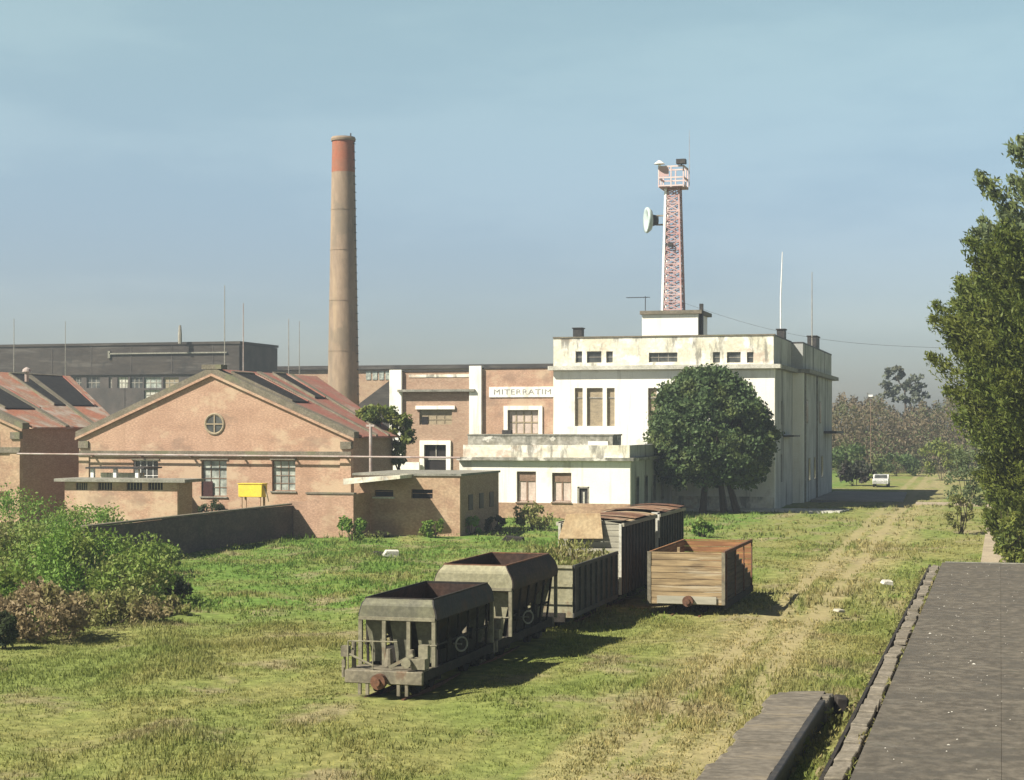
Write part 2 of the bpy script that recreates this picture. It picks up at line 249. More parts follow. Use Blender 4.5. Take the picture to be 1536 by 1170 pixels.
# ------------------------------------------------------------------ geometry helpers
def wloc(o):
    v = Vector((0, 0, 0))
    while o is not None: v += o.location; o = o.parent
    return v
class MB:
    def __init__(s): s.v = []; s.f = []
    def add(s, vs, fs):
        b = len(s.v); s.v += [tuple(p) for p in vs]; s.f += [tuple(b + i for i in f) for f in fs]
    def box(s, x0, x1, y0, y1, z0, z1):
        if x1 < x0: x0, x1 = x1, x0
        if y1 < y0: y0, y1 = y1, y0
        if z1 < z0: z0, z1 = z1, z0
        s.add([(x0, y0, z0), (x1, y0, z0), (x1, y1, z0), (x0, y1, z0), (x0, y0, z1), (x1, y0, z1), (x1, y1, z1), (x0, y1, z1)],
              [(0, 3, 2, 1), (4, 5, 6, 7), (0, 1, 5, 4), (1, 2, 6, 5), (2, 3, 7, 6), (3, 0, 4, 7)]); return s
    def beam(s, a, b, w, h=None, up=(0, 0, 1)):
        a, b = Vector(a), Vector(b); d = (b - a).normalized(); u = Vector(up)
        if abs(d.dot(u)) > .98: u = Vector((0, 1, 0))
        r = d.cross(u).normalized() * w / 2; q = r.cross(d).normalized() * (h or w) / 2
        P = [a - r - q, a + r - q, a + r + q, a - r + q, b - r - q, b + r - q, b + r + q, b - r + q]
        s.add(P, [(0, 1, 2, 3), (7, 6, 5, 4), (0, 4, 5, 1), (1, 5, 6, 2), (2, 6, 7, 3), (3, 7, 4, 0)]); return s
    def cyl(s, a, b, r0, r1=None, n=10, cap=True):
        r1 = r0 if r1 is None else r1; a, b = Vector(a), Vector(b); d = (b - a).normalized()
        u = Vector((1, 0, 0)) if abs(d.x) < .9 else Vector((0, 1, 0)); p = d.cross(u).normalized(); q = d.cross(p)
        P = [a + (p * math.cos(k * 2 * math.pi / n) + q * math.sin(k * 2 * math.pi / n)) * r0 for k in range(n)] + \
            [b + (p * math.cos(k * 2 * math.pi / n) + q * math.sin(k * 2 * math.pi / n)) * r1 for k in range(n)]
        F = [(k, (k + 1) % n, n + (k + 1) % n, n + k) for k in range(n)]
        if cap: F += [tuple(range(n))[::-1], tuple(range(n, 2 * n))]
        s.add(P, F); return s
    def tube(s, pts, r, n=6):
        for a, b in zip(pts[:-1], pts[1:]): s.cyl(a, b, r, r, n)
        return s
    def ring(s, c, axis, R_, r, n=20, m=6):
        c = Vector(c); d = Vector(axis).normalized(); u = Vector((1, 0, 0)) if abs(d.x) < .9 else Vector((0, 1, 0))
        p = d.cross(u).normalized(); q = d.cross(p); P = []; F = []
        for i in range(n):
            e = p * math.cos(i * 2 * math.pi / n) + q * math.sin(i * 2 * math.pi / n)
            for j in range(m):
                P.append(c + e * (R_ + r * math.cos(j * 2 * math.pi / m)) + d * r * math.sin(j * 2 * math.pi / m))
        for i in range(n):
            for j in range(m):
                F.append((i * m + j, ((i + 1) % n) * m + j, ((i + 1) % n) * m + (j + 1) % m, i * m + (j + 1) % m))
        s.add(P, F); return s
    def prism(s, pts, d):
        n = len(pts); d = Vector(d); P = [Vector(p) for p in pts]; P = P + [p + d for p in P]
        s.add(P, [tuple(range(n))[::-1], tuple(range(n, 2 * n))] + [(k, (k + 1) % n, n + (k + 1) % n, n + k) for k in range(n)]); return s
    def loft(s, rings, closed=True, cap0=False, cap1=False):
        n = len(rings[0]); P = [p for r in rings for p in r]; F = []
        for i in range(len(rings) - 1):
            for k in range(n if closed else n - 1):
                F.append((i * n + k, i * n + (k + 1) % n, (i + 1) * n + (k + 1) % n, (i + 1) * n + k))
        if cap0: F.append(tuple(range(n))[::-1])
        if cap1: F.append(tuple(range((len(rings) - 1) * n, len(rings) * n)))
        s.add(P, F); return s
    def wall(s, ax, plane, th, u0, u1, z0, z1, holes=()):
        """a wall th thick with rectangular openings; ax 'y': front face on y = plane facing -y; ax 'x': outer face on x = plane facing +x"""
        us = sorted({u0, u1} | {min(max(h[k], u0), u1) for h in holes for k in (0, 1)})
        zs = sorted({z0, z1} | {min(max(h[k], z0), z1) for h in holes for k in (2, 3)})
        inside = lambda u, z: any(h[0] < u < h[1] and h[2] < z < h[3] for h in holes)
        back = plane + th if ax == 'y' else plane - th
        P = lambda u, d, z: (u, d, z) if ax == 'y' else (d, u, z)
        solid = {}
        for i in range(len(us) - 1):
            for j in range(len(zs) - 1):
                solid[i, j] = not inside((us[i] + us[i + 1]) / 2, (zs[j] + zs[j + 1]) / 2)
        for (i, j), so in solid.items():
            if not so: continue
            a, b, c, d = us[i], us[i + 1], zs[j], zs[j + 1]
            s.add([P(a, plane, c), P(b, plane, c), P(b, plane, d), P(a, plane, d)], [(0, 1, 2, 3)])
            s.add([P(a, back, c), P(b, back, c), P(b, back, d), P(a, back, d)], [(3, 2, 1, 0)])
            for di, dj, e in ((-1, 0, (a, c, a, d)), (1, 0, (b, c, b, d)), (0, -1, (a, c, b, c)), (0, 1, (a, d, b, d))):
                if not solid.get((i + di, j + dj), False):
                    s.add([P(e[0], plane, e[1]), P(e[2], plane, e[3]), P(e[2], back, e[3]), P(e[0], back, e[1])], [(0, 1, 2, 3)])
        return s
    def build(s, name, m, parent=None, smooth=False, bevel=0, **kw):
        me = bpy.data.meshes.new(name)
        if parent is not None: off = wloc(parent)
        elif kw.get('origin') is not None: off = Vector(kw['origin'])
        else:
            a = np.array(s.v); off = Vector(((a[:, 0].min() + a[:, 0].max()) / 2, (a[:, 1].min() + a[:, 1].max()) / 2, a[:, 2].min()))
        me.from_pydata([tuple(Vector(p) - off) for p in s.v], [], s.f); me.update()
        bm = bmesh.new(); bm.from_mesh(me); bmesh.ops.recalc_face_normals(bm, faces=bm.faces); bm.to_mesh(me); bm.free()
        me.materials.append(m if not isinstance(m, str) else M[m])
        if smooth: me.polygons.foreach_set('use_smooth', [True] * len(me.polygons))
        o = bpy.data.objects.new(name, me); COL.objects.link(o)
        if parent is not None: o.parent = parent
        else: o.location = off
        if bevel:
            bv = o.modifiers.new('edge', 'BEVEL'); bv.width = bevel; bv.segments = 1; bv.limit_method = 'ANGLE'
        return o
def thing(name, label, cat, loc=(0, 0, 0), group=None):
    o = bpy.data.objects.new(name, None); COL.objects.link(o); o.location = loc; o.empty_display_size = .3
    return tag(o, label, cat, group)
def tag(o, label, cat, group=None):
    o['label'] = label; o['category'] = cat
    if group: o['group'] = group
    return o
def setting(o, kind='structure'):
    o['kind'] = kind; return o
def np_mesh(name, verts, faces_n, m, parent=None, loc=None):
    """verts (n*k,3) float, faces of k consecutive verts each"""
    k = faces_n; n = len(verts) // k
    me = bpy.data.meshes.new(name); me.vertices.add(n * k); me.loops.add(n * k); me.polygons.add(n)
    off = wloc(parent) if parent is not None else Vector(loc or (0, 0, 0))
    me.vertices.foreach_set('co', (verts - np.array(off)).astype(np.float32).ravel())
    me.loops.foreach_set('vertex_index', np.arange(n * k, dtype=np.int32))
    me.polygons.foreach_set('loop_start', np.arange(0, n * k, k, dtype=np.int32))
    me.update(calc_edges=True); me.validate()
    me.materials.append(M[m] if isinstance(m, str) else m)
    o = bpy.data.objects.new(name, me); COL.objects.link(o)
    if parent is not None: o.parent = parent
    else: o.location = off
    return o
rng = np.random.default_rng(11)
def unit(v): return v / np.maximum(np.linalg.norm(v, axis=-1, keepdims=True), 1e-6)
def leaves_at(c, size, along=None, aspect=1.7, spread=1.0):
    """rhombic leaf blades at centres c; along = preferred direction per leaf"""
    n = len(c); d = rng.normal(size=(n, 3))
    if along is not None: d = along + d * spread * .5
    d = unit(d); w = unit(np.cross(d, rng.normal(size=(n, 3))))
    L = (size * rng.uniform(.4, 1.2, size=(n, 1)) ** 1.2 * 1.35); W = L / aspect
    q = np.stack([c - d * L * .5, c + w * W * .5 , c + d * L * .5, c - w * W * .5], axis=1)
    return q.reshape(-1, 3)
def blob(c, r, n, shell=.55):
    u = unit(rng.normal(size=(n, 3))); k = shell + (1 - shell) * rng.random((n, 1)) ** .6
    return np.array(c) + u * k * np.array(r)
def clumpy(c, r, n, clumps, cr, squash=.75, low=-.9):
    """leaf centres gathered in many small clumps over an ellipsoid's outer volume"""
    out = []
    while len(out) < clumps:
        u = unit(rng.normal(size=3)); 
        if u[2] < low: continue
        k = rng.uniform(.55, 1.0) ** .7
        out.append(np.array(c) + u * k * np.array(r) * (1 - cr * .5 / max(r)))
    per = n // clumps
    return np.concatenate([blob(p, np.array([cr, cr, cr * squash]) * rng.uniform(.6, 1.3), per, .3) for p in out])

# ------------------------------------------------------------------ ground
def gz(x, y):
    return (.07 * np.sin(x * .55 + 1.3) * np.sin(y * .31) + .05 * np.sin(x * 1.3 + y * .7) + .04 * np.sin(y * 1.1 - x * .4))
def ground():
    xs = np.concatenate([np.array([-2500, -1200, -600, -350, -220, -160, -120]), np.arange(-100, 16.1, 1.0), np.array([25, 45, 90, 200, 500, 1200, 2500])])
    ys = np.concatenate([np.array([-800, -300, -100, -30, 0, 15]), np.arange(25, 180.1, 1.0), np.array([195, 220, 260, 320, 450, 700, 1200, 3000])])
    X, Y = np.meshgrid(xs, ys); Z = gz(X, Y)
    ins = (X > -100) & (X < 12) & (Y > 25) & (Y < 178)
    Z = np.where(ins, Z, 0)
    for off in (-6.15, -7.75):                                       # wheel ruts
        dx = X + .017 * Y - off - .68
        Z = Z - .10 * np.exp(-(dx / .35) ** 2) * ins
    Z = Z - .08 * ((X > -6.5) & (X < 6) & (Y < 90) & ins)
    nx, ny = len(xs), len(ys)
    me = bpy.data.meshes.new('ground')
    v = np.stack([X, Y, Z], -1).reshape(-1, 3)
    f = [(j * nx + i, j * nx + i + 1, (j + 1) * nx + i + 1, (j + 1) * nx + i) for j in range(ny - 1) for i in range(nx - 1)]
    me.from_pydata(v.tolist(), [], f); me.materials.append(M['meadow'])
    me.polygons.foreach_set('use_smooth', [True] * len(me.polygons))
    o = bpy.data.objects.new('ground', me); COL.objects.link(o); setting(o)
ground()
def slab(name, poly, z, m, h=.06):
    o = MB().prism([(x, y, z - h) for x, y in poly], (0, 0, h)).build(name, m); setting(o); return o
# asphalt apron and road beside the white block, sandy track across its end, dirt path past the trees
slab('road', [(-17.1, 164), (-8.6, 163), (-9.4, 186), (-16.9, 187)], .16, 'road', .3)
slab('pavement', [(-38, 142.3), (-12.5, 142.3), (-12.0, 146.4), (-18.0, 146.4)], .15, 'concrete_pale', .3)
slab('sandy_track', [(-7.2, 157.5), (2.5, 158), (2.5, 162), (-7.4, 162.5)], .13, 'path', .3)
slab('dirt_path', [(-.95, 83.5), (.35, 83.5), (.5, 120), (.2, 157), (-1.3, 157), (-.9, 120)], .14, 'path', .3)

# rails, half sunk in the grass
def rails(x, y0, y1):
    mb = MB()
    for s in (-.53, .53):
        mb.box(x + s - .035, x + s + .035, y0, y1, -.02, .03).box(x + s - .012, x + s + .012, y0, y1, -.1, -.02)
    setting(mb.build('railway_track', 'rust'))
rails(-15.23, 41.9, 79.5); rails(-11.2, 63.3, 72)

# ------------------------------------------------------------------ station platform, cover stones, loading bank
PZ = .6
def platform():
    t = thing('station_platform', 'broad dark asphalt platform with pale specks, filling the lower right corner', 'platform', (.6, 55, 0))
    MB().box(-2.62, .024, 20, 84.2, 0, PZ).build('paving', 'platform', t)
    MB().box(.03, 4.5, 20, 84.2, 0, PZ - .004).build('paving', 'platform', t)
    MB().box(-2.5, 4.5, 84.203, 84.55, 0, PZ + .02).build('kerb', 'concrete', t)
platform()
def specks():
    n = 300; c = np.stack([rng.uniform(-2.3, 4, n), rng.uniform(28, 84, n), np.full(n, PZ + .012)], 1)
    vs = []
    for p in c:
        s = rng.uniform(.01, .03); a = rng.uniform(0, 6.28)
        if rng.random() < .03: s *= 2.2
        k = np.array([[math.cos(a + i * 1.57) * s, math.sin(a + i * 1.57) * s * rng.uniform(.5, 1), 0] for i in range(4)])
        vs.append(p + k)
        up = np.array([0, 0, s * .5])
        for i in range(4):
            vs.append(np.array([p + k[i], p + k[(i + 1) % 4], p + up, p + up]))
    o = np_mesh('litter', np.concatenate(vs), 4, 'rubble'); setting(o, 'stuff')
specks()
def cover_stones():
    y = 29.0; k = 0
    while y < 86:
        L = 1.0 + .12 * math.sin(k * 2.1); g = .15
        dz = random.uniform(-.04, .05); dx = random.uniform(-.015, .015)
        x0, x1 = -3.17 + dx, -2.80 + dx
        miss = y > 50 and random.random() < .22
        mb = MB().box(-(x1 - x0) / 2, (x1 - x0) / 2, -(L - g) / 2, (L - g) / 2, 0, .14)
        o = mb.build('cover_stone', 'stone', bevel=.02, origin=(0, 0, 0)); o.location = ((x0 + x1) / 2, y + L / 2, .22 + dz)
        o.rotation_euler = (random.uniform(-.05, .05), random.uniform(-.08, .08), random.uniform(-.05, .05) * (3 if y > 50 else 1))
        if miss: o.location.z -= .12; o.rotation_euler.y += .2
        tag(o, 'oblong grey cover stone in the row along the left edge of the asphalt platform', 'stone', 'cover stones laid end to end beside the platform')
        y += L; k += 1
    w = thing('drain_channel', 'low stone channel walls running under the row of cover stones', 'drain', (-3, 57, 0))
    MB().box(-3.33, -3.25, 28, 87, -.1, .27).build('side_wall', 'underframe', w)
    MB().box(-2.74, -2.66, 28, 84, -.1, .2).build('side_wall', 'underframe', w)
    MB().box(-3.26, -2.74, 28, 87, -.1, .05).build('bed', 'underframe', w)
cover_stones()
def bank():
    x0, x1, y0, y1 = -5.4, -4.0, 26, 43.4
    t = thing('loading_bank', 'low worn concrete loading bank with a dark strip in place of shade along its right edge, beside the straw coloured grass', 'loading bank', ((x0 + x1) / 2, y1, 0))
    mb = MB(); ys_ = np.linspace(y0, y1, 60); g = np.random.default_rng(4)       # worn slab with a crumbled left edge
    xl_ = x0 + .08 * np.sin(ys_ * 1.3) + g.normal(size=60) * .05; xl_[-4:] += np.array([.08, .2, .36, .6]); zt_ = .455 + g.normal(size=60) * .008
    L = [[(a, y, z - .09), (x1 - .16, y, z - .09), (x1 - .16, y, z + .012), ((a + x1) / 2, y, z + .006), (a + .06, y, z - .01)] for a, y, z in zip(xl_, ys_, zt_)]
    mb.loft(L, cap0=True, cap1=True)
    mb.build('deck', 'bank', t)
    MB().box(x0 + .1, x1 - .18, y0, y1 - .05, -.1, .39).build('core', 'bank', t)
    MB().box(x1 - .155, x1, y0, y1 - 1.6, .33, .49).box(x1 - .13, x1 - .04, y0, y1 - 1.6, -.1, .33).build('shade_edge', 'dark_metal', t, bevel=.02)  # dark strip added in place of shade on the bank's right face
    for k in range(3):
        yy = y1 - 1.5 + k * .5
        MB().box(x1 - .15 - .03 * k, x1 + .02 + .02 * k, yy, yy + .42, -.1, .42 + .05 * (k % 2)).build('edge_stone', 'stone', t, bevel=.03)
bank()
o = MB().box(-.16, .16, -.2, .2, 0, .42).build('stone_block', 'underframe', bevel=.05, origin=(0, 0, 0)); o.location = (-3.78, 43.0, 0); o.rotation_euler = (.05, .1, .3)
tag(o, 'dark squat block at the far corner of the loading bank', 'block')

# ------------------------------------------------------------------ wagons
def wheelset(t, y, r=.33, g=.53):
    mb = MB().cyl((-g, y, r + .03), (g, y, r + .03), .055, n=8)
    for s in (-1, 1):
        mb.cyl((s * (g - .06), y, r + .03), (s * (g + .06), y, r + .03), r, n=20).cyl((s * (g - .1), y, r + .03), (s * (g - .06), y, r + .03), r + .03, n=20)
    mb.build('wheelset', 'underframe', t)
def bogie(t, y):
    mb = MB()
    for s in (-1, 1):
        mb.beam((s * .72, y - .8, .5), (s * .72, y + .8, .5), .08, .14)
        for e in (-.55, .55): mb.box(s * .72 - .09, s * .72 + .09, y + e - .12, y + e + .12, .25, .46)
        for e in (-.1, .1): mb.cyl((s * .72, y + e, .28), (s * .72, y + e, .44), .07, n=8)
    mb.box(-.75, .75, y - .13, y + .13, .42, .56)
    mb.build('bogie_frame', 'underframe', t)
    for e in (-.55, .55): wheelset(t, y + e)
def coupler(t, y, s, z=.47, x=-.08):
    b = s * .5
    MB().cyl((x, y, z), (x, y + s * .2, z), .2, n=18).cyl((x, y + s * .2, z), (x, y + s * .32, z), .1, n=10).build('coupler', 'rust', t)
def hopper(label, cx, y0, W, wt, top, bend, hl, paint, tub, seed):
    """end-bay ballast hopper: bulging tub on an underframe, platform with brake gear at the near end (local -y)"""
    random.seed(seed)
    cy = y0 + hl
    t = thing('hopper_wagon', label, 'hopper wagon', (0, 0, 0), 'goods wagons left standing on the grassy siding')
    hgt = .52 if bend <= 1.1 else .70
    bz = top - hgt; k = W / 1.07
    NL = 9
    wz = [(wt + (W - wt) * math.sin(math.pi / 2 * bend * u), top - hgt * u) for u in [q / NL for q in range(NL + 1)]]
    def ly(u): return hl - .16 * max(0, 1 - u / .3) ** 1.5               # the end plate leans back at its top
    def rect(w, l, z): return [(-w, -l, z), (w, -l, z), (w, l, z), (-w, l, z)]
    rings = [rect(w, ly(q / NL), z) for q, (w, z) in enumerate(wz)]
    wb = wz[-1][0]
    outer = [rect(.40 * k, .9, .95), rect(wb * .9, hl - .5, bz - .05), rect(wb - .05, hl - .03, bz - .02)] + rings[::-1]
    inner = [rect(wt - .03, ly(0) - .04, top), rect(wb - .06, hl - .1, bz + .02), rect(.36 * k, .85, 1.02)]
    o = MB().loft(outer + inner, cap1=True).build('tub', tub, t, smooth=True); o.data.set_sharp_from_angle(angle=R(35))
    for s in (-1, 1):                                               # painted end plates
        o = MB().loft([[(-w + .03, s * (ly(q / NL) + .014), z), (w - .03, s * (ly(q / NL) + .014), z), (w - .03, s * (ly(q / NL) + .002), z), (-w + .03, s * (ly(q / NL) + .002), z)] for q, (w, z) in enumerate(wz)], cap0=True, cap1=True).build('end_panel', paint, t)
    lin = [rect(wt - .035, ly(0) - .045, top - .03), rect(wb - .07, hl - .11, bz + .03), rect(.35 * k, .83, 1.05)]
    MB().loft(lin, cap1=True).build('lining', 'lining', t)
    rim = MB(); r = rect(wt - .015, ly(0) - .02, top + .012)
    for a, b in ((0, 1), (1, 2), (2, 3), (3, 0)): rim.beam(r[a], r[b], .05, .04)
    rim.build('rim', 'rust' if tub == 'tub_rust' else 'underframe', t)
    Lf, Lr = hl + 1.08, hl + .22
    uf = MB()
    for s in (-1, 1): uf.box(s * .98 - .05, s * .98 + .05, -Lf + .12, Lr - .12, .46, .70)
    uf.box(-.2, .2, -Lf + .12, Lr - .12, .44, .69); uf.build('side_sill', 'underframe', t)
    for s, L in ((-1, Lf), (1, Lr)):
        MB().box(-1.06, 1.06, s * L - s * .12, s * L, .39, .73).build('buffer_beam', 'frame_pale', t, bevel=.02)
        ef = MB()
        for x in (-1.03, -.36, .33, 1.03): ef.box(x * k * .97 - .05, x * k * .97 + .05, s * (hl - .04), s * (hl + .06), .735, bz - .02)
        ef.box(-1.04 * k, 1.04 * k, s * (hl + .016), s * (hl + .075), bz - .025, bz + .06)
        ef.build('end_frame', 'post_pale', t)
        for xa_, xb_ in ((-.97, -.42), (-.30, .27), (.39, .97)):         # funnel sheets behind the end posts
            xm_ = (xa_ + xb_) / 2
            MB().prism([(xa_ * k, s * (hl - .26), bz - .03), (xb_ * k, s * (hl - .26), bz - .03), (xm_ + .17, s * (hl - .36), 1.05), (xm_ + .14, s * (hl - .36), .78), (xm_ - .14, s * (hl - .36), .78), (xm_ - .17, s * (hl - .36), 1.05)], (0, -s * .04, 0)).build('funnel', paint, t)
        coupler(t, s * L, s)
        bogie(t, s * (hl - .55))
        for x in (-.66, -.45, .40, .62): MB().box(x - .04, x + .04, s * (L - .1), s * (L - .02), .1, .388).build('rail_guard', 'frame_pale', t)
    MB().box(-1.02, 1.02, -Lf + .125, -hl - .08, .705, .735).build('end_platform', 'frame_pale', t)
    s = -1
    hr = MB().tube([(-1.0, s * (Lf - .1), .73), (-1.0, s * (Lf - .1), 1.46), (.35, s * (Lf - .1), 1.48)], .018)
    hr.tube([(-.32, s * (Lf - .1), .73), (-.32, s * (Lf - .1), 1.47)], .018).tube([(-.95, s * (Lf - .08), 1.12), (-.3, s * (Lf - .1), .84)], .03)
    hr.build('handrail', 'post_pale', t)
    bs = MB().box(-1.2, -1.0, s * (Lf - .3), s * (Lf - .1), 1.05, 1.32).cyl((-1.13, s * (Lf - .2), .76), (-1.13, s * (Lf - .2), 1.05), .035).box(-1.0, -.85, s * (Lf - .26), s * (Lf - .14), 1.1, 1.22)
    bs.cyl((-1.18, s * (Lf - .25), .5), (-1.18, s * (Lf - .25), .95), .05).cyl((-.95, s * (Lf - .4), .74), (-.95, s * (Lf - .4), 1.4), .06)
    bs.build('brake_gear', 'frame_pale', t)
    bx = MB().box(.72, 1.08, s * (Lf - .5), s * (Lf - .12), .78, 1.05).box(.85, 1.1, s * (Lf - .55), s * (Lf - .3), 1.05, 1.38).cyl((.62, s * (Lf - .1), .95), (.62, s * (Lf + .02), .95), .13, n=14)
    bx.beam((.1, s * (Lf - .2), .8), (.75, s * (Lf - .2), 1.15), .08).cyl((1.02, s * (Lf - .45), 1.35), (1.3, s * (Lf - .45), 1.37), .022)
    bx.build('brake_cylinder', 'post_pale', t)
    for x in (-.12, .5): MB().cyl((x, s * (hl + .3), .74), (x, s * (hl + .3), 1.2), .14, .07, n=10).build('valve', 'frame_pale', t)
    dg = MB()
    for s in (-1, 1):
        for yy in np.linspace(-hl + .4, hl - .4, 6): dg.beam((s * (wb - .1), yy, bz - .05), (s * .96, yy, .7), .06)
        dg.box(s * .35, s * .85, -1.6, 1.6, .62, 1.05)
        dg.beam((s * .95, -hl + .2, 1.25), (s * .95, hl - .2, 1.25), .06)
        for yy in (-1.2, -.2, .9): dg.cyl((s * .88, yy, 1.2), (s * 1.0, yy, 1.2), .16, n=12)
    dg.build('discharge_gear', 'underframe', t)
    hw = MB().ring((1.2, -.85, 1.12), (.8, -.6, 0), .19, .028).cyl((.95, -.8, 1.12), (1.21, -.85, 1.12), .025)
    hw.build('handwheel', 'handwheel', t)
    t.location = (cx, cy, 0)
    return t
SX = -15.23
h1 = hopper('nearest hopper wagon, grey green with a weathered olive front and three open bays', SX, 42.98, 1.09, .95, 2.46, 1.0, 2.66, 'hopper', 'tub_side', 3)
h2 = hopper('taller pale hopper wagon with a bulging rust coloured tub, behind the grey green one', SX, 49.8, 1.25, .99, 2.82, 1.28, 2.72, 'hopper_pale', 'tub_rust', 4)
# faded number stencilled on the pale hopper's end: illegible strokes
st = MB()
for i, x in enumerate((.28, .40, .52, .68, .80, .92, 1.04)):
    st.box(x, x + .035, -2.7415, -2.733, 2.33, 2.43)
    if i % 2: st.box(x + .035, x + .085, -2.7415, -2.733, 2.33 + .04 * (i % 3), 2.355 + .04 * (i % 3))
st.build('stencil', 'white_paint', h2, origin=None)

def steel_gondola():
    t = thing('gondola_wagon', 'open grey steel gondola wagon overgrown with weeds inside', 'gondola wagon', (0, 0, 0), 'goods wagons left standing on the grassy siding')
    y0, y1, w, z0, z1 = 57.3, 64.3, 1.24, .5, 2.27
    for s in (-1, 1):
        mb = MB().box(SX + s * (w - .05), SX + s * w, y0 + .06, y1 - .06, z0, z1)
        mb.box(SX + s * (w + .002), SX + s * (w + .07), y0, y1, z1 - .1, z1 + .02).box(SX + s * (w + .002), SX + s * (w + .05), y0, y1, z0, z0 + .16)
        for yy in np.linspace(y0 + .12, y1 - .12, 9): mb.box(SX + s * (w + .002), SX + s * (w + .075), yy - .05, yy + .05, z0 + .165, z1 - .105)
        mb.build('side', 'steel_grey', t)
    for yy, s in ((y0, -1), (y1, 1)):
        mb = MB().box(SX - w, SX + w, min(yy, yy - s * .055), max(yy, yy - s * .055), z0, z1)
        for zz in (.95, 1.55, z1 - .09): mb.box(SX - w, SX + w, min(yy + s * .002, yy + s * .06), max(yy + s * .002, yy + s * .06), zz, zz + .1)
        mb.build('end', 'hopper_pale', t)
    MB().box(SX - w + .055, SX + w - .055, y0 + .06, y1 - .06, z0, z0 + .06).build('floor', 'rust', t)
    MB().box(SX - .95, SX - .85, y0, y1, .38, .49).box(SX + .85, SX + .95, y0, y1, .38, .49).box(SX - 1.05, SX + 1.05, y0 - .35, y0 - .2, .38, .68).box(SX - 1.05, SX + 1.05, y1 + .2, y1 + .35, .38, .68).box(SX - .2, SX + .2, y0 - .2, y1 + .2, .36, .49).build('underframe', 'underframe', t)
    for yy in (y0 + 1.4, y1 - 1.4):
        n0 = len(t.children); b = MB(); t2 = t
        mb = MB()
        for s in (-1, 1):
            mb.beam((SX + s * .72, yy - .8, .33), (SX + s * .72, yy + .8, .33), .08, .14)
        mb.build('bogie_frame', 'underframe', t)
        for e in (-.55, .55):
            MB().cyl((SX - .6, yy + e, .33), (SX + .6, yy + e, .33), .05).cyl((SX - .6, yy + e, .33), (SX - .48, yy + e, .33), .31, n=18).cyl((SX + .48, yy + e, .33), (SX + .6, yy + e, .33), .31, n=18).build('wheelset', 'underframe', t)
    # weeds growing on the load
    n = 3200
    c = np.stack([rng.uniform(SX - 1.1, SX + 1.1, n), rng.uniform(y0 + .2, y1 - .2, n), rng.uniform(1.6, 2.35, n)], 1)
    c[:, 2] += .35 * np.sin(c[:, 1] * 1.7) * (c[:, 0] < SX + .4)
    o = np_mesh('weeds', leaves_at(c, .2, np.tile([0, 0, 1.0], (n, 1)), 3.2), 4, 'weed_olive', loc=(SX, 61, z0)); setting(o, 'stuff')
    MB().box(SX - w + .06, SX + w - .06, y0 + .07, y1 - .07, z0 + .07, 1.62).build('load', 'rust', t)
steel_gondola()
def boxcar(y0, y1, label, tin):
    w, z0, z1 = 1.25, .55, 3.26
    t = thing('boxcar', label, 'boxcar', (SX, (y0 + y1) / 2, 0), 'goods wagons left standing on the grassy siding')
    for s in (-1, 1):
        mb = MB().box(SX + s * (w - .06), SX + s * w, y0 + .06, y1 - .06, z0, z1)
        yy = y0 + .2
        while yy < y1 - .1:
            mb.box(SX + s * (w + .002), SX + s * (w + .05), yy - .06, yy + .06, z0, z1 - .12); yy += .62
        mb.build('side', 'steel_grey', t)
        MB().box(SX + s * (w + .003), SX + s * (w + .1), y0 - .02, y1 + .02, z1 - .1, z1 + .04).build('eaves_rail', 'wood_grey', t)
    for yy, s in ((y0, -1), (y1, 1)):
        mb = MB(); z = z0
        while z < z1 - .02:
            h = min(.225, z1 - z); d = random.uniform(0, .012)
            mb.box(SX - w + .01, SX + w - .01, min(yy + s * d, yy - s * .05), max(yy + s * d, yy - s * .05), z, z + h - .018); z += h
        mb.prism([(SX - w, yy, z1), (SX + w, yy, z1), (SX + w * .5, yy, z1 + .1), (SX, yy, z1 + .13), (SX - w * .5, yy, z1 + .1)], (0, -s * .05, 0))
        mb.build('end_wall', 'wood_grey', t)
        MB().box(SX + w - .1, SX + w, min(yy, yy + s * .06), max(yy, yy + s * .06), z0, z1).box(SX - w, SX - w + .1, min(yy, yy + s * .06), max(yy, yy + s * .06), z0, z1).build('corner_post', 'concrete_pale', t)
    n = max(3, int((y1 - y0) / 1.1)); prof = [(-w - .06, z1 + .02), (-w * .6, z1 + .11), (0, z1 + .15), (w * .6, z1 + .115), (w + .06, z1 + .045)]
    for i in range(n):                                              # separate rusty roof sheets, some lifted
        a = y0 + (y1 - y0) * i / n - .03; b = y0 + (y1 - y0) * (i + 1) / n + .03; dz = random.uniform(0, .11)
        mb = MB().loft([[(SX + x, yy, z + dz) for x, z in prof] for yy in (a, b)], closed=False)
        mb.loft([[(SX + x, yy, z + dz - .02) for x, z in prof] for yy in (a, b)], closed=False)
        mb.build('roof_sheet', tin[i % len(tin)], t)
    MB().box(SX - 1.0, SX - .88, y0, y1, .4, .54).box(SX + .88, SX + 1.0, y0, y1, .4, .54).box(SX - .2, SX + .2, y0 - .25, y1 + .25, .38, .53).build('underframe', 'underframe', t)
    for yy in (y0 + 1.5, y1 - 1.5):
        for e in (-.5, .5):
            MB().cyl((SX - .6, yy + e, .33), (SX + .6, yy + e, .33), .05).cyl((SX - .6, yy + e, .33), (SX - .48, yy + e, .33), .31, n=16).cyl((SX + .48, yy + e, .33), (SX + .6, yy + e, .33), .31, n=16).build('wheelset', 'underframe', t)
    return t
boxcar(65.2, 71.9, 'decaying boxcar with pale board end and rusty roof, behind the weedy grey gondola', ['rust_bright', 'tan_sheet', 'rust_bright', 'rust'])
boxcar(72.6, 78.7, 'last dark sided boxcar in the line, rusty roofed, nearest the white building', ['rust_bright', 'rust', 'rust_bright'])
mb = MB()
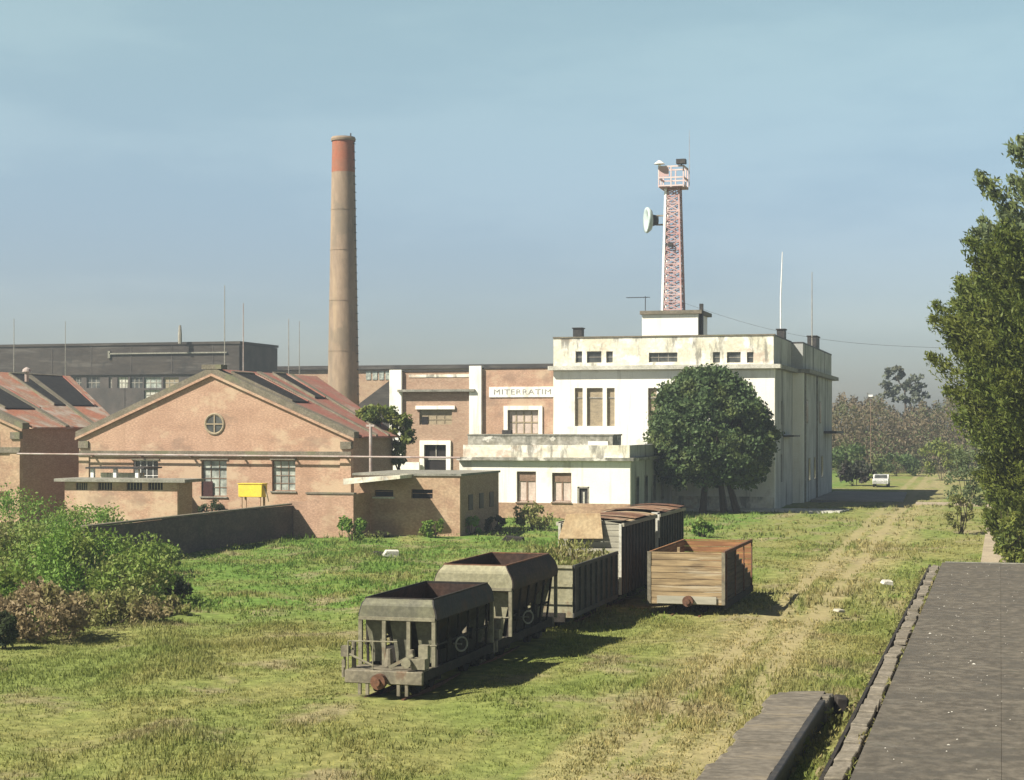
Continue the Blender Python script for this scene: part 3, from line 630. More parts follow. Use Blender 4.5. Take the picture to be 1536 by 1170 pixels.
a = FZ(838, 808, 64.95); b = FZ(905, 808, 64.95); c = FZ(900, 770, 65.0); d = FZ(849, 771, 65.0)
mb.prism([(a[0], 64.9, a[1]), (b[0], 64.9, b[1]), (c[0], 65.08, c[1]), (d[0], 65.08, d[1])], (0, .03, .0))
tag(mb.build('metal_sheet', 'tan_sheet', bevel=.008), 'loose tan metal sheet propped against the roof end of the decaying boxcar', 'metal sheet')
mb = MB().box(front(988, 72.2) - .04, front(988, 72.2) + .04, 72.15, 72.23, 2.3, 3.4); mb.box(front(988, 72.2) - .3, front(988, 72.2) + .04, 72.15, 72.23, 3.3, 3.38)
tag(mb.build('signal_bracket', 'concrete_pale'), 'pale bent bracket at the gap between the two boxcars', 'bracket')

def wood_gondola():
    y0, y1 = 63.6, 71.2; x0, x1 = front(972, 63.6), front(1087, 63.6); z0, z1 = .42, 2.36
    t = thing('plank_wagon', 'open tan plank wagon standing alone, its right side half broken away', 'goods wagon', ((x0 + x1) / 2, (y0 + y1) / 2, 0))
    def planks(x0, x1, ya, yb, m, name, step=.235, zt=z1):
        mb = MB(); z = z0; k = 0
        while z < zt - .03:
            h = min(step, zt - z); d = random.uniform(0, .02)
            if x1 - x0 > yb - ya: mb.box(x0, x1, ya - d * (ya < 66), yb, z, z + h - .02)
            else: mb.box(x0 - d, x1, ya, yb, z, z + h - .02)
            z += h
        return mb.build(name, m, t)
    planks(x0, x1, y0, y0 + .06, 'wood_tan', 'front_end')
    planks(x0 + .02, x1 - .02, y1 - .06, y1, 'wood_orange', 'rear_end')
    planks(x0, x0 + .06, y0 + .065, y1 - .065, 'wood_orange', 'side_boards')
    MB().box(x0 + .065, x1 - .02, y0 + .065, y1 - .065, z0 - .02, z0 + .06).build('floor', 'wood_grey', t)
    MB().beam((x1 - .05, y0 + .065, z1 - .03), (x1 - .05, y1 - .065, z1 - .03), .1, .12).build('top_rail', 'rust', t)
    for q in (x1 - .11, x0 - .02): MB().box(q, q + .13, y0 - .034, y0 - .024, z0, z1).build('corner_strap', 'frame_pale', t)
    yn = y0 + 2.7; zs = [z0 + .235 * k for k in range(9)]; sd_ = MB()
    for a, b in zip(zs[:-1], zs[1:]):                               # boards of the right side, broken away toward the top rear
        zm = (a + b) / 2; ye_ = y1 - .065 if zm < .85 else yn + (y1 - yn) * (z1 - .1 - zm) / (z1 - .95)
        sd_.box(x1 - .075, x1 - .015, y0 + .065, min(y1 - .065, ye_ + random.uniform(-.1, .1)), a, b - .018)
    sd_.build('side_boards', 'wood_dark', t)
    xm = (x0 + x1) / 2
    MB().box(xm - .35, xm - .25, y0 + .07, y0 + .17, z0 + .07, z1 + .16).build('inner_stake', 'wood_tan', t)
    MB().box(x0 + .35, x1 - .3, y0 - .08, y0 - .023, .44, .72).build('buffer_beam', 'wood_grey', t)
    coupler(t, y0 - .08, -1, .55, xm + .1)
    # half-open low flap of the missing side
    MB().box(x1 - .02, x1 + .03, y0 + .07, y1 - .07, z0 - .16, z0 + .1).build('sill', 'underframe', t)
    for k in range(4):
        yy = y0 + .4 + k * 2.25
        MB().box(x1 - .012, x1 + .03, yy - .04, yy + .04, z0 + .1, z1 - .09).build('stanchion', 'rust', t)
    for yy in (y0 + 1.3, y1 - 1.3):
        for e in (-.5, .5):
            MB().cyl((xm - .6, yy + e, .33), (xm + .6, yy + e, .33), .05).cyl((xm - .6, yy + e, .33), (xm - .48, yy + e, .33), .31, n=16).cyl((xm + .48, yy + e, .33), (xm + .6, yy + e, .33), .31, n=16).build('wheelset', 'underframe', t)
wood_gondola()

# ------------------------------------------------------------------ windows
def window(parent, Y, x0, x1, z0, z1, rec=.18, nx=2, nz=3, fm='frame_grey', pm='glass', fw=.07, bw=.04, name='window'):
    y = Y + rec; mb = MB()
    mb.box(x0, x0 + fw, y, y + .08, z0, z1).box(x1 - fw, x1, y, y + .08, z0, z1).box(x0 + fw, x1 - fw, y, y + .08, z1 - fw, z1).box(x0 + fw, x1 - fw, y, y + .08, z0, z0 + fw)
    for i in range(1, nx):
        x = x0 + (x1 - x0) * i / nx; mb.box(x - bw / 2, x + bw / 2, y + .012, y + .055, z0 + fw, z1 - fw)
    for j in range(1, nz):
        z = z0 + (z1 - z0) * j / nz; mb.box(x0 + fw, x1 - fw, y + .016, y + .05, z - bw / 2, z + bw / 2)
    w = mb.build(name, fm, parent)
    MB().box(x0 + .01, x1 - .01, y + .06, y + .1, z0 + .01, z1 - .01).build('pane', pm, w)
    return w
def hole(px0, px1, py0, py1, Y):
    x0, z1 = FZ(px0, py0, Y); x1, z0 = FZ(px1, py1, Y); return [x0, x1, z0, z1]

# ------------------------------------------------------------------ gabled workshop (tan brick)
GY = 112.0
def gable_hall(label, XL, XR, apex, eave, yb_r, yb_ridge, roofm, sky, wins, rnd, wallm, cornice):
    xm = (XL + XR) / 2; fy = GY
    t = thing('brick_workshop', label, 'workshop', (xm, fy, 0), 'gabled brick workshops')
    holes = [h[:4] for h in wins]
    MB().wall('y', fy, .4, XL, XR, 0, eave, holes).prism([(XL, fy, eave), (XR, fy, eave), (xm, fy, apex)], (0, .4, 0)).build('front_wall', wallm, t)
    ye = yb_r
    MB().box(XR - .4, XR, fy + .4, ye, 0, eave).build('side_wall', 'brick_red', t)
    MB().box(XL, XL + .4, fy + .4, ye + 6, 0, eave).build('side_wall', 'brick_red', t)
    MB().prism([(XR - .4, ye - .4, 0), (XL + .4, ye + 10, 0), (XL + .4, ye + 10, eave), (xm, yb_ridge - .6, apex - .15), (XR - .4, ye - .4, eave)], (0, .35, 0)).build('rear_wall', 'brick_red', t)
    def rp(u, y0y1, side=1):                                        # point on the right slope: u 0 ridge..1 eave, s 0 front..1 back
        pass
    ov = .55; ez = eave + .12; az = apex + .22
    yb = lambda u: yb_ridge + (yb_r - yb_ridge) * u
    def quad(u0, u1, s0, s1, lift, th, sgn=1):
        f0 = fy + .85
        P = []
        for u, s in ((u0, s0), (u1, s0), (u1, s1), (u0, s1)):
            x = xm + sgn * (XR - xm + ov) * u; z = az + (ez - az) * u * 1.03 + lift
            y = f0 + (yb(u) - f0) * s; P.append((x, y, z))
        return MB().prism(P, (0, 0, th))
    rf = quad(0, 1, 0, 1, 0, .12).build('roof', roofm, t)
    lf = quad(0, 1, 0, 1, 0, .12, -1).build('roof', roofm, t)
    # ribs along the slope every bay give the sheeting its edges
    for s in (.34, .67): quad(.02, 1.0, s, s + .045, .13, .12).build('roof_rib', 'coping', rf)
    for (u0, u1, s0, s1) in sky:
        quad(u0, u1, s0, s1, .10, .12).build('skylight', 'skylight', rf)
        quad(u0, u1, s0 - .012, s0, .10, .2).build('skylight_kerb', 'coping', rf)
        quad(u0 - .012, u0, s0, s1, .10, .2).build('skylight_kerb', 'coping', rf)
        quad(u0, u1, s1, s1 + .015, .10, .2).build('skylight_kerb', 'roof_red', rf)
    # raking parapet: coping slabs over the gable
    for sg in (1, -1):
        xe = xm + sg * (XR - xm + .25); 
        P = [(xm, fy - .12, apex + .0), (xe, fy - .12, eave - .02), (xe, fy - .12, eave + .42), (xm, fy - .12, apex + .46)]
        MB().prism(P, (0, .95, 0)).build('gable_coping', 'coping', t)
        MB().prism([(xm, fy - .22, apex - .18), (xe, fy - .22, eave - .2), (xe, fy - .22, eave - .025), (xm, fy - .22, apex - .005)], (0, .215, 0)).build('gable_moulding', wallm, t)
        xq = XR - .0 if sg > 0 else XL
        MB().box(xq - .75 * (sg > 0) - .02, xq + .75 * (sg < 0) + .02, fy - .14, fy + .3, eave - .75, eave - .25).build('kneeler', 'coping', t)
    MB().box(xm - .75, xm + .75, fy - .15, fy + .86, apex + .3, apex + .62).build('apex_block', 'coping', t)
    z = cornice
    MB().box(XL - .02, XR + .02, fy - .16, fy - .003, z - .1, z + .06).box(XL, XR, fy - .07, fy - .003, z + .06, z + .3).build('string_course', 'coping', t)
    for xp in (XL, XR - .8): MB().box(xp, xp + .8, fy - .09, fy - .004, 0, z - .11).build('corner_pier', wallm, t)
    for h in wins:
        w = window(t, fy, h[0], h[1], h[2], h[3], .17, h[4], h[5], h[6], h[7])
        MB().box(h[0] - .12, h[1] + .12, fy - .08, fy - .002, h[3], h[3] + .1).build('lintel', 'coping', w)
        MB().box(h[0] - .1, h[1] + .1, fy - .1, fy - .003, h[2] - .09, h[2]).build('sill', 'concrete', w)
    if rnd:
        x, zc, r = rnd
        w = MB().ring((x, fy, zc), (0, 1, 0), r + .08, .10, 28, 8)
        w.box(x - .05, x + .05, fy - .07, fy - .02, zc - r, zc + r).box(x - r, x + r, fy - .075, fy - .025, zc - .05, zc + .05)
        w = w.build('round_window', 'shutter', t)
        MB().cyl((x, fy - .012, zc), (x, fy + .02, zc), r, n=28).build('pane', 'glass', w)
    return t
XR = front(527, GY); XL = front(119, GY)
ap = hz(560, front(335, GY), GY); ev = hz(657, XR, GY); co = hz(684, XR, GY)
wins = [hole(302, 340, 690, 745, GY) + [3, 4, 'frame_brown', 'glass_pale'], hole(408, 443, 690, 737, GY) + [3, 4, 'frame_brown', 'glass_pale'], hole(200, 237, 690, 737, GY) + [4, 4, 'white_paint', 'glass']]
rx, rz = FZ(322, 636, GY)
hall = gable_hall('tan brick gabled workshop with a round window and faded red roof', XL, XR, ap, ev, 120.5, 131.5, 'roof_red', [(.07, .5, .05, .26), (.03, .42, .50, .63)], wins, (rx, rz, .62), 'brick_tan', co)
# door leaf standing in the lower half of the first window bay
h = hole(303, 318, 722, 760, GY); MB().box(h[0], h[1], GY + .1, GY + .15, h[2], h[3]).build('door_leaf', 'door_red', hall)
XR2 = -68.8
hall2 = gable_hall('left gabled workshop cut by the picture edge, orange roof with a large dark skylight', XR2 - 20.8, XR2, ap + .4, hz(643, XR2, GY), 126.3, 137, 'roof_orange', [(.05, .62, .58, .93), (.18, .70, .1, .38)], [], None, 'brick_dark', 5.2)
bx, bz = FZ(6, 742, GY)
MB().box(bx - .6, bx + .5, GY - .1, GY - .01, bz - .1, bz + .25).build('wall_patch', 'rust', hall2)
vx, vy = AT(40, 131); 
mb = MB().cyl((vx, vy, 10.4), (vx, vy, 11.15), .15, n=10).cyl((vx, vy, 11.15), (vx, vy, 11.35), .34, .27, n=12).cyl((vx, vy, 11.35), (vx, vy, 11.5), .27, .05, n=12)
mb.build('ventilator', 'pipe', hall2)

# pipe on brackets across the fronts
pz = hz(682, front(300, 111.4), 111.4)
px0, px1 = XR2 + .05, front(690, 111.4)
t = thing('overhead_pipe', 'long pale pipe crossing the dark alley and the tan gable wall', 'pipe', (px0, 111.4, 0))
MB().cyl((px0, 111.5, pz), (px1, 111.5, pz - .12), .065, n=10).build('tube', 'pipe', t)
for q in np.linspace(px0 + 6, XR - .3, 6): MB().box(q - .06, q + .06, 111.5, 111.95, pz - .2, pz - .1).build('bracket', 'frame_brown', t)
x = front(556, 112.5)
tag(MB().cyl((x, 112.5, 0), (x, 112.5, hz(636, x, 112.5)), .11, n=10).box(x - .3, x + .3, 112.4, 112.6, hz(640, x, 112.5), hz(637, x, 112.5)).build('pipe_post', 'pipe'), 'slim white post by the small tree right of the tan workshop', 'post')

# low vent house in front of the hall
def vent_house():
    Y = 104.0; x0, x1 = front(97, Y), front(266, Y); zt = hz(722, x0, Y)
    t = thing('vent_house', 'low flat roofed tan outbuilding with four small barred vents', 'outbuilding', ((x0 + x1) / 2, Y, 0))
    vents = [(114, 131), (147, 168), (190, 213), (222, 244)]
    hs = [hole(a, b, 724, 735, Y) for a, b in vents]
    MB().wall('y', Y, .25, x0, x1, 0, zt, hs).build('front_wall', 'brick_tan', t)
    MB().box(x1 - .25, x1, Y + .25, Y + 2.2, 0, zt).build('side_wall', 'brick_red', t)
    MB().box(x0, x0 + .25, Y + .25, Y + 2.2, 0, zt).build('side_wall', 'brick_red', t)
    MB().box(x0 + .25, x1 - .25, Y + 1.95, Y + 2.2, 0, zt).build('rear_wall', 'brick_red', t)
    MB().box(x0 - .55, x1 + .75, Y - .45, Y + 2.5, zt, zt + .2).build('roof_slab', 'concrete', t)
    for h in hs:
        g = MB()
        n = 5
        for i in range(1, n): q = h[0] + (h[1] - h[0]) * i / n; g.box(q - .035, q + .035, Y + .08, Y + .12, h[2], h[3])
        g = g.build('vent', 'shutter', t)
        MB().box(h[0] + .005, h[1] - .005, Y + .2, Y + .24, h[2] + .005, h[3] - .005).build('pane', 'void', g)
vent_house()
Y = 108.0
x0, x1 = front(134, Y), front(214, Y); zt = hz(703, x0, Y)
t = thing('lean_to', 'thin dark canopy on pale posts behind the low vent outbuilding', 'canopy', ((x0 + x1) / 2, Y, 0))
MB().box(x0 - .2, x1 + .2, Y - .2, Y + 2.5, zt, zt + .12).build('canopy_slab', 'dark_metal', t)
for p in (138, 172, 205):
    x = front(p, Y); MB().box(x - .12, x + .12, Y, Y + .25, 0, zt - .003).build('post', 'white_paint', t)
MB().box(x0 + .2, x1 - .6, Y + 1.2, Y + 1.4, 0, zt - .3).build('back_wall', 'plaster_stained', t)
# yellow bin on legs
Y = 108.5
x0, z1 = FZ(357, 726, Y); x1, z0 = FZ(393, 746, Y)
t = thing('yellow_bin', 'bright yellow steel bin on legs by the tan workshop wall', 'bin', ((x0 + x1) / 2, Y, 0))
MB().loft([[(x0 + .02, Y, z0), (x1 - .02, Y, z0), (x1 - .02, Y + .9, z0), (x0 + .02, Y + .9, z0)], [(x0, Y, z1), (x1, Y, z1), (x1, Y + .9, z1), (x0, Y + .9, z1)]], cap0=True, cap1=True).build('body', 'yellow', t, bevel=.03)
MB().box(x0 - .03, x1 + .03, Y - .04, Y + .94, z1 + .003, z1 + .05).build('lid', 'yellow', t)
for a in (x0 + .2, x1 - .2):
    for b in (Y + .1, Y + .8): MB().box(a - .06, a + .06, b - .06, b + .06, 0, z0 - .003).build('leg', 'brick_tan', t)
MB().beam((x1 + .05, Y + .3, z1 - .1), (x1 + .38, Y + .2, z0 - .3), .08).build('chute', 'shutter', t)

# compound walls
XW = front(440, 102.0)
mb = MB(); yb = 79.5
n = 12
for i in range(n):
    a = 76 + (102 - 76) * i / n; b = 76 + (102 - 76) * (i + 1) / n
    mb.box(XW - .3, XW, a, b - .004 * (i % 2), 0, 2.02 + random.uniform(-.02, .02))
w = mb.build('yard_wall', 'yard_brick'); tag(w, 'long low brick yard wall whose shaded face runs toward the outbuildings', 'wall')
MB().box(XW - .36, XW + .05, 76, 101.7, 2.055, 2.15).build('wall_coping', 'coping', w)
Y = 102.0; xe = front(530, Y)
zt = hz(741, front(480, Y), Y)
w = MB().box(XW - .3, xe, Y + .003, Y + .35, 0, zt - .5).box(XW + .9, xe, Y + .003, Y + .35, zt - .5, zt).box(xe - .35, xe, Y + .35, Y + 3.0, 0, zt).build('end_wall', 'brick_tan')
tag(w, 'sunlit plastered brick wall closing the end of the yard wall', 'wall')
MB().box(XW + .85, xe + .06, Y - .06, Y + .42, zt + .003, zt + .1).build('wall_coping', 'coping', w)

# flat roofed brick annex by the yard wall
def brick_annex():
    Y = 105.2; x0, x1 = front(531, Y), front(690, Y); zt = hz(714, x1, Y); yb = side(748, x1)
    t = thing('brick_annex', 'flat roofed weathered brick annex with slit windows and a shaded right side', 'outbuilding', ((x0 + x1) / 2, Y, 0))
    hs = [hole(617, 649, 734, 748, Y), hole(562, 590, 735, 745, Y)]
    MB().wall('y', Y, .3, x0, x1, 0, zt, hs).build('front_wall', 'brick_dark', t)
    MB().box(x1 - .3, x1, Y + .3, yb, 0, zt).build('side_wall', 'brick_red', t)
    MB().box(x0, x0 + .3, Y + .3, yb, 0, zt).build('side_wall', 'brick_red', t)
    MB().box(x0 + .3, x1 - .3, yb - .3, yb, 0, zt).build('rear_wall', 'brick_red', t)
    MB().box(x0 - .1, x1 + .1, Y - .1, yb + .1, zt, zt + .14).build('roof_slab', 'concrete', t)
    for h in hs:
        g = MB().box(h[0], h[1], Y + .12, Y + .16, h[2] + .3, h[2] + .34).build('window', 'frame_brown', t)
        MB().box(h[0] + .005, h[1] - .005, Y + .2, Y + .25, h[2] + .005, h[3] - .005).build('pane', 'void', g)
    h = hs[1]; MB().box(h[0] - .1, h[1] + .1, Y - .15, Y - .003, h[2] - .12, h[2] - .02).build('sill', 'concrete_pale', t)
    for k in range(3):
        yy = Y + 1.8 + k * 2.4; MB().box(x1 + .003, x1 + .05, yy, yy + .9, 1.6, 2.6).build('shutter', 'dark_metal', t)
brick_annex()
Y = 102.6
xa, xb = front(515, Y), front(600, Y)
w = MB().prism([(xa, Y, hz(727, xa, Y)), (xb, Y, hz(718, xb, Y)), (xb, Y, hz(713, xb, Y)), (xa, Y, hz(718, xa, Y))], (0, 2.5, 0)).build('canopy_slab', 'plaster_stained')
tag(w, 'white sloping slab bridging from the yard end wall to the brick annex', 'slab')

# ------------------------------------------------------------------ chimney
cx, cy = AT(515, 172)
t = thing('factory_chimney', 'tall tapering brick chimney with a red top', 'chimney', (cx, cy, 0))
def cz(py): return H + (HY - py) * 172 / FPX
mb = MB(); P = []
zz = [0, 6, 12, 18, 24, 30, cz(259)]
rad = lambda z: 1.74 - (1.74 - 1.1) * z / cz(207)
nn = 40
ringc = lambda z, r: [(cx + r * math.cos(k * 2 * math.pi / nn), cy + r * math.sin(k * 2 * math.pi / nn), z) for k in range(nn)]
MB().loft([ringc(z, rad(z)) for z in zz]).build('shaft', 'chimney', t, smooth=True)
MB().loft([ringc(cz(259), rad(cz(259)) + .005), ringc(cz(225), rad(cz(225))), ringc(cz(212), rad(cz(212)))]).build('red_band', 'chimney_red', t, smooth=True)
MB().loft([ringc(cz(212), 1.2), ringc(cz(209), 1.24), ringc(cz(206), 1.16), ringc(cz(206), .8), ringc(cz(214), .8)]).build('crown', 'chimney', t)
MB().cyl((cx + .9, cy - .3, cz(209)), (cx + .9, cy - .3, cz(201)), .06).build('lightning_rod', 'dark_metal', t)
for z in (9.5, 14.5, 19.5, 24.5, 28.5): MB().loft([ringc(z - .035, rad(z) - .01), ringc(z - .035, rad(z) + .03), ringc(z + .035, rad(z) + .03), ringc(z + .035, rad(z) - .01)]).build('iron_band', 'chimney', t)
st = MB()
for z in np.arange(3, cz(215), .8): st.box(cx + rad(z) - .03, cx + rad(z) + .12, cy - .22, cy + .22, z, z + .04)
st.build('rungs', 'dark_metal', t)

# ------------------------------------------------------------------ dark sheds at the back
def back_shed():
    Y = 220.0; xr = front(360, Y); xl = -190; yb = side(416, xr); zt = hz(518, front(200, Y), Y); zc = hz(562, front(200, Y), Y)
    t = thing('dark_shed', 'long dark flat topped shed with pale clerestory windows at the far left', 'shed', ((xl + xr) / 2, Y, 0))
    pieces = [(163, 168), (176, 192), (195, 214), (216, 242), (245, 268), (110, 122), (130, 150)]
    hs = [hole(a, b, 566, 582, Y) for a, b in pieces] + [hole(216, 240, 585, 600, Y)]
    MB().wall('y', Y, .4, xl, xr, 0, zc, hs).build('front_wall', 'shed_side', t)
    MB().box(xr - .4, xr, Y + .4, yb, 0, zc).build('side_wall', 'shed_side', t)
    MB().box(xl, xr + .003, Y - .25, Y + .3, zc + .003, zt).build('cladding', 'shed_dark', t)
    MB().box(xr - .6, xr + .02, Y + .303, yb, zc + .003, zt - .05).build('cladding', 'shed_side', t)
    MB().box(xl, xr + .2, Y - .4, yb, zt + .003, zt + .35).build('roof', 'shed_dark', t)
    for k, h in enumerate(hs):
        g = MB().box(h[0], h[1], Y + .2, Y + .24, (h[2] + h[3]) / 2 - .05, (h[2] + h[3]) / 2 + .05)
        for q in np.linspace(h[0], h[1], 4): g.box(q - .05, q + .05, Y + .205, Y + .235, h[2], h[3])
        g = g.build('window', 'frame_grey', t)
        MB().box(h[0] + .01, h[1] - .01, Y + .25, Y + .3, h[2] + .01, h[3] - .01).build('pane', ['glass', 'concrete_pale', 'glass', 'glass_pale', 'shutter', 'glass'][k % 6], g)
    xa, za = FZ(166, 531, Y); xb, _ = FZ(342, 531, Y)
    MB().box(xa, xb, Y - .5, Y - .255, za - .08, za + .1).box(xa - .2, xa + .15, Y - .5, Y - .255, za - .6, za + .4).build('gutter', 'concrete', t)
    for q in np.linspace(xl + 4, xr - 4, 14): MB().box(q - .06, q + .06, Y - .3, Y - .252, zc + .1, zt - .1).build('seam', 'shed_side', t)
back_shed()
def rear_shed():
    Y = 252.0; xl, xr = front(395, Y), front(900, Y); zt = hz(549, front(480, Y), Y)
    t = thing('grey_shed', 'low grey shed roofline far behind the chimney', 'shed', ((xl + xr) / 2, Y, 0))
    MB().box(xl, xr, Y, Y + 30, 0, zt - .6).build('wall', 'brick_dark', t)
    MB().box(xl - .5, xr + .5, Y - .5, Y + 30.5, zt - .597, zt).build('roof', 'shed_dark', t)
    x0, x1 = front(548, Y), front(587, Y)
    for q in range(4):
        a = x0 + (x1 - x0) * q / 4; MB().box(a + .15, a + (x1 - x0) / 4 - .15, Y - .1, Y - .003, zt - 2.2, zt - .9).build('window', 'glass_pale', t)
rear_shed()
Y = 205
a = front(538, Y); b = front(592, Y)
t = MB().prism([(a, Y, hz(606, a, Y)), (b, Y, hz(565, b, Y)), (b, Y, 0), (a, Y, 0)], (0, 12, 0)).build('sloping_shed', 'shed_dark')
tag(t, 'dark wedge shaped shed end just right of the chimney', 'shed')

# ------------------------------------------------------------------ brick wing with white pilasters
BY = 147.0
def brick_wing():
    xl, xr = front(586, BY), front(831, BY)
    t = thing('brick_wing', 'brick wing with two white pilasters, cornice and white framed door', 'building', ((xl + xr) / 2, BY, 0))
    x12a, x12b = front(705.5, BY), front(723.5, BY); xp1 = front(604, BY)
    d = hole(637, 670, 667, 706, BY); w1 = hole(629, 678, 614, 637, BY); w2 = hole(762, 808, 615, 652, BY)
    zt1 = hz(558, xp1, BY); zt2 = hz(553.5, x12b, BY)
    MB().wall('y', BY, .4, xp1, x12a, 0, zt1, [d, w1]).build('front_wall', 'brick_red', t)
    MB().wall('y', BY, .4, x12b, xr, 0, zt2, [w2]).build('front_wall', 'brick_tan', t)
    MB().box(xl, xp1, BY - .35, BY + .5, 0, hz(555, xl, BY)).build('pilaster', 'plaster_white', t)
    MB().box(x12a, x12b, BY - .35, BY + .5, 0, hz(549, x12a, BY)).build('pilaster', 'plaster_white', t)
    MB().box(xl, xl + .4, BY + .5, BY + 25, 0, zt1 - .2).build('side_wall', 'brick_red', t)
    MB().box(xl + .4, xr, BY + .5, BY + 25, zt1 - .6, zt1 - .3).build('roof', 'shed_dark', t)
    MB().box(xp1 - .3, x12a + .55, BY - .62, BY - .36, hz(588, xp1, BY), hz(584.5, xp1, BY)).box(xp1 + .003, x12a - .003, BY - .36, BY - .003, hz(588, xp1, BY), hz(584.5, xp1, BY)).build('cornice', 'concrete', t)
    MB().box(xp1 + .003, x12a - .003, BY - .08, BY + .42, zt1 + .003, zt1 + .14).build('parapet_cap', 'dark_metal', t)
    MB().box(x12b + .003, xr, BY - .08, BY + .42, zt2 + .003, zt2 + .12).build('parapet_cap', 'dark_metal', t)
    MB().box(xp1 + .6, x12a - .003, BY - .05, BY - .003, zt1 - .5, zt1 - .25).build('plaster_band', 'plaster_stained', t)
    # door with white surround
    s = MB().box(d[0] - .42, d[0], BY - .2, BY + .1, 0, d[3] + .38).box(d[1], d[1] + .42, BY - .2, BY + .1, 0, d[3] + .38).box(d[0], d[1], BY - .2, BY + .1, d[3], d[3] + .38)
    s = s.build('doorway', 'plaster_white', t)
    MB().box(d[0], d[1], BY + .2, BY + .25, d[2], d[3]).build('door_leaf', 'void', s)
    MB().box(d[0], d[1], BY + .12, BY + .19, d[2] + .95, d[2] + 1.1).box((d[0] + d[1]) / 2 - .05, (d[0] + d[1]) / 2 + .05, BY + .12, BY + .19, d[2] + 1.1, d[3]).build('door_rail', 'frame_grey', s)
    w = window(t, BY, *w1, .15, 4, 3, 'shutter', 'shutter')
    MB().box(w1[0] - .3, w1[1] + .3, BY - .2, BY - .003, w1[3], w1[3] + .32).build('lintel', 'plaster_white', w)
    q = hole(632, 641, 625, 637, BY); MB().box(q[0], q[1], BY + .1, BY + .145, q[2], q[3]).build('open_pane', 'void', w)
    w = window(t, BY, *w2, .15, 4, 2, 'shutter', 'shutter_pink', .12, .12)
    MB().box(w2[0] - .36, w2[0], BY - .15, BY + .1, w2[2], w2[3] + .36).box(w2[1], w2[1] + .36, BY - .15, BY + .1, w2[2], w2[3] + .36).box(w2[0], w2[1], BY - .15, BY + .1, w2[3], w2[3] + .36).build('surround', 'plaster_white', w)
    p = hole(586, 632, 693, 708, BY)
    MB().box(p[0], p[1], BY - .6, BY - .38, 0, p[3]).build('plinth', 'plaster_white', t)
    # name board
    b = hole(734, 831, 580.5, 595.5, BY)
    sb = MB().box(b[0], b[1] - .02, BY - .1, BY - .003, b[2], b[3]).build('name_board', 'plaster_white', t)
    sb['label'] = 'white name board with dark capital letters'
    cu = bpy.data.curves.new('lettering', 'FONT'); cu.body = 'MITERRATIM'; cu.size = .66; cu.extrude = .012; cu.align_x = 'CENTER'; cu.align_y = 'CENTER'; cu.space_character = 1.12
    tmp = bpy.data.objects.new('lettering', cu); COL.objects.link(tmp)
    dg = bpy.context.evaluated_depsgraph_get(); me = bpy.data.meshes.new_from_object(tmp.evaluated_get(dg))
    bpy.data.objects.remove(tmp)
    me.transform(Matrix.Rotation(math.pi / 2, 4, 'X')); me.materials.clear(); me.materials.append(M['ink'])
    xs = [v.co.x for v in me.vertices]; k = (b[1] - b[0]) * .88 / (max(xs) - min(xs)); me.transform(Matrix.Scale(k, 4, (1, 0, 0)))
    L = bpy.data.objects.new('lettering', me); COL.objects.link(L); L.parent = sb
    L.location = Vector(((b[0] + b[1]) / 2 + .1, BY - .115, (b[2] + b[3]) / 2)) - wloc(t)
brick_wing()

